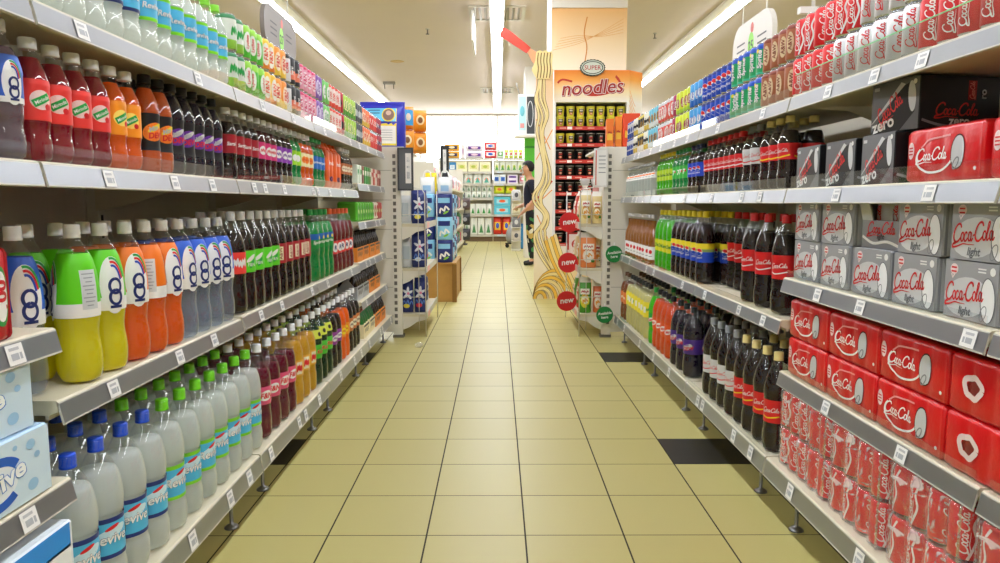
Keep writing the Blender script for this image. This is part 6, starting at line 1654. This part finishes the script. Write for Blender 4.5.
# ------------------------------------------------------------------ the person
def skin(V, E, sub=2):
    me = bpy.data.meshes.new('figure'); me.from_pydata([v[:3] for v in V], E, [])
    ob = bpy.data.objects.new('figure', me); COL.objects.link(ob)
    ob.modifiers.new('Skin', 'SKIN')
    for i, v in enumerate(V):
        sv = me.skin_vertices[0].data[i]; sv.radius = (v[3], v[4] if len(v) > 4 else v[3]); sv.use_root = (i == 0)
    s = ob.modifiers.new('Sub', 'SUBSURF'); s.levels = sub; s.render_levels = sub
    dg = bpy.context.evaluated_depsgraph_get(); dg.update()
    m2 = bpy.data.meshes.new_from_object(ob.evaluated_get(dg))
    vs_ = [tuple(v.co) for v in m2.vertices]; fs = [tuple(p.vertices) for p in m2.polygons]
    bpy.data.objects.remove(ob); bpy.data.meshes.remove(me); bpy.data.meshes.remove(m2)
    return vs_, fs
def add_raw(mb, vf, mat):
    n = len(mb.v); mb.v += vf[0]
    for f in vf[1]: mb.face([n+i for i in f], mat, True)
def person():
    o = thing('person', (.55, 11.7, 0), 'person in dark T-shirt and dark patterned trousers looking down at the shelf', 'person')
    sk = M('#c89472', .5); hairm = M('#0a0909', .7); shirt = M('#1d2030', .75, 0, .3, .1, .2, 60)
    # local: faces -X; y<0 is towards the aisle entrance
    V = [(.02,0,.88,.12,.14),(.03,0,1.02,.10,.13),(.02,0,1.18,.11,.15),(.0,0,1.32,.075,.12),(-.03,0,1.40,.05,.052),(-.055,0,1.455,.062,.064),(-.075,0,1.545,.092,.080),(-.06,0,1.61,.078,.07),
         (.01,-.19,1.30,.052),(.05,-.225,1.06,.042),(-.09,-.20,.90,.032),(-.145,-.19,.845,.026,.03),
         (.01,.19,1.30,.052),(.03,.225,1.06,.042),(-.13,.18,.96,.032),(-.19,.16,.94,.026,.03),
         (.0,-.09,.80,.085),(-.01,-.10,.47,.056),(.03,-.10,.10,.038),(-.03,-.10,.05,.036),(-.12,-.10,.035,.030),
         (.03,.09,.80,.085),(.03,.10,.47,.056),(.09,.10,.10,.038),(.03,.10,.05,.036),(-.06,.10,.035,.030)]
    E = [(0,1),(1,2),(2,3),(3,4),(4,5),(5,6),(6,7),(3,8),(8,9),(9,10),(10,11),(3,12),(12,13),(13,14),(14,15),(0,16),(16,17),(17,18),(18,19),(19,20),(0,21),(21,22),(22,23),(23,24),(24,25)]
    for hand, (hx, hy, hz), dx, dz in ((11, V[11][:3], -.8, -.6), (15, V[15][:3], -.95, -.25)):
        for k in range(4):
            a = len(V); yy = hy + (-.030+.020*k); ln = (.9, 1.0, .95, .75)[k]
            V.append((hx+dx*.045, yy, hz+dz*.045, .0095)); V.append((hx+dx*.085*ln, yy, hz+dz*.085*ln-.012, .0085)); V.append((hx+dx*.105*ln, yy, hz+dz*.10*ln-.034, .007))
            E += [(hand, a), (a, a+1), (a+1, a+2)]
        a = len(V); s = 1 if hand == 11 else -1
        V.append((hx-.005, hy+s*.034, hz+.0, .011)); V.append((hx+dx*.05, hy+s*.048, hz+dz*.05, .0085)); E += [(hand, a), (a, a+1)]
    m = MB(); add_raw(m, skin(V, E), sk)
    # facial features
    def blobm(cx, cy, cz, rx, ry, rz, mat):
        n = len(m.v); R_, S_ = 6, 10
        for i in range(R_+1):
            p = PI*i/R_
            for j in range(S_): q = 2*PI*j/S_; m.v.append((cx+rx*math.sin(p)*math.cos(q), cy+ry*math.sin(p)*math.sin(q), cz+rz*math.cos(p)))
        for i in range(R_):
            for j in range(S_): m.face((n+i*S_+j, n+i*S_+(j+1) % S_, n+(i+1)*S_+(j+1) % S_, n+(i+1)*S_+j), mat, True)
    blobm(-.168, 0, 1.515, .020, .013, .022, sk)
    for s in (-1, 1):
        blobm(-.146, s*.030, 1.545, .010, .014, .007, M('#f0ece6', .3)); blobm(-.153, s*.030, 1.544, .005, .006, .006, BLK); blobm(-.147, s*.032, 1.563, .010, .020, .004, hairm)
        blobm(-.065, s*.083, 1.53, .020, .010, .030, sk)
    blobm(-.150, 0, 1.483, .010, .022, .006, M('#a8605a', .5)); blobm(-.128, 0, 1.455, .022, .026, .018, sk)
    m.build('body', o)
    h = MB(); n = 0
    R_, S_ = 10, 20
    for i in range(R_+1):
        p0 = i/R_
        for j in range(S_):
            q = 2*PI*j/S_
            fx = math.cos(q); p = p0*PI*(.60 if fx < -.2 else .60+.14*min(1, (fx+.2)/.5))
            low = .0 if fx > -.2 else .055*min(1, (-fx-.2)/.5)
            x = -.055 + .106*math.sin(p)*math.cos(q) + (.0 if fx > 0 else .006); y = .094*math.sin(p)*math.sin(q)
            z = 1.575 + .108*math.cos(p)
            if fx < -.2: x = max(x, -.143)
            if p > 1.1 and fx < -.2: z = max(z, 1.612)
            h.v.append((x, y, z))
    for i in range(R_):
        for j in range(S_): h.face((i*S_+j, i*S_+(j+1) % S_, (i+1)*S_+(j+1) % S_, (i+1)*S_+j), hairm, True)
    h.build('hair', o)
    s = MB()
    SV = [(.02,0,.86,.145,.165),(.03,0,1.02,.12,.155),(.02,0,1.18,.128,.172),(.0,0,1.32,.092,.14),(-.02,0,1.375,.062,.075),(.01,-.195,1.30,.070),(.035,-.215,1.14,.062),(.01,.195,1.30,.070),(.025,.215,1.14,.062)]
    add_raw(s, skin(SV, [(0,1),(1,2),(2,3),(3,4),(3,5),(5,6),(3,7),(7,8)]), shirt); s.build('t_shirt', o)
    tm, nt, out = newmat('patterned_cloth')
    tc = nt.nodes.new('ShaderNodeTexCoord'); vo = nt.nodes.new('ShaderNodeTexVoronoi'); vo.inputs['Scale'].default_value = 14
    cr = nt.nodes.new('ShaderNodeValToRGB'); cr.color_ramp.interpolation = 'CONSTANT'
    el = cr.color_ramp.elements; el[0].color = (*lin('#16181c'), 1); el[1].position = .62; el[1].color = (*lin('#3f8a4a'), 1)
    for p_, c_ in ((.74, '#e0dcc8'), (.82, '#16181c'), (.92, '#c8a85a')):
        x = el.new(p_); x.color = (*lin(c_), 1)
    b = nt.nodes.new('ShaderNodeBsdfPrincipled'); b.inputs['Roughness'].default_value = .8
    sp = nt.nodes.new('ShaderNodeSeparateColor')
    nt.links.new(tc.outputs['Object'], vo.inputs['Vector']); nt.links.new(vo.outputs['Color'], sp.inputs[0]); nt.links.new(sp.outputs[0], cr.inputs[0]); nt.links.new(cr.outputs[0], b.inputs['Base Color']); nt.links.new(b.outputs[0], out.inputs['Surface'])
    t = MB(); TV = [(.02,0,.93,.125,.15),(.02,0,.84,.13,.155),(.0,-.095,.76,.105),(-.01,-.10,.47,.078),(.03,-.10,.09,.066),(.03,.095,.76,.105),(.03,.10,.47,.078),(.09,.10,.09,.066)]
    add_raw(t, skin(TV, [(0,1),(1,2),(2,3),(3,4),(1,5),(5,6),(6,7)]), tm); t.build('trousers', o)
    for (x, y) in ((.03, -.10), (.09, .10)):
        q = MB(); add_raw(q, skin([(x+.02, y, .055, .045, .048), (x-.06, y, .045, .040, .045), (x-.16, y, .032, .028, .042)], [(0,1),(1,2)]), M('#1a1a1c', .5)); q.build('shoe', o)

# ------------------------------------------------------------------ assemble
room(); shelving(); left_side(); right_side(); far_left(); back_shelves(); column_and_standee(); far_right(); hanging_signs(); person()
m = MB(); m.lathe([(.0, 0), (.02, .0005), (.03, .012), (.022, .028), (.008, .034), (0, .034)], clear('#ffffff', .25, .1), 14, lambda a, z: 1+.15*math.sin(4*a))
o = m.build('crumpled_wrapper'); o.location = (-.545, 4.95, .0008); tag(o, 'small crumpled clear wrapper lying on the floor tiles', 'wrapper')

# light, camera, colour
w = bpy.data.worlds.new('World'); SC.world = w; w.use_nodes = True
w.node_tree.nodes['Background'].inputs[0].default_value = (.9, .95, 1, 1); w.node_tree.nodes['Background'].inputs[1].default_value = .3
cam = bpy.data.cameras.new('Camera'); co = bpy.data.objects.new('Camera', cam); COL.objects.link(co)
cam.sensor_fit = 'HORIZONTAL'; cam.sensor_width = 36; cam.lens = 36*F_PX/1000; cam.clip_start = .05; cam.clip_end = 100
co.location = (0, 0, 1.0); co.rotation_euler = (PI/2-PITCH, 0, -YAW)
SC.camera = co
SC.view_settings.view_transform = 'Standard'; SC.view_settings.look = 'None'; SC.view_settings.exposure = .08; SC.view_settings.gamma = 1
SC.view_settings.use_curve_mapping = False
cy = SC.cycles
cy.use_denoising = True; cy.max_bounces = 10; cy.diffuse_bounces = 5; cy.glossy_bounces = 4; cy.transmission_bounces = 8; cy.transparent_max_bounces = 24
cy.caustics_reflective = False; cy.caustics_refractive = False; cy.sample_clamp_indirect = 8
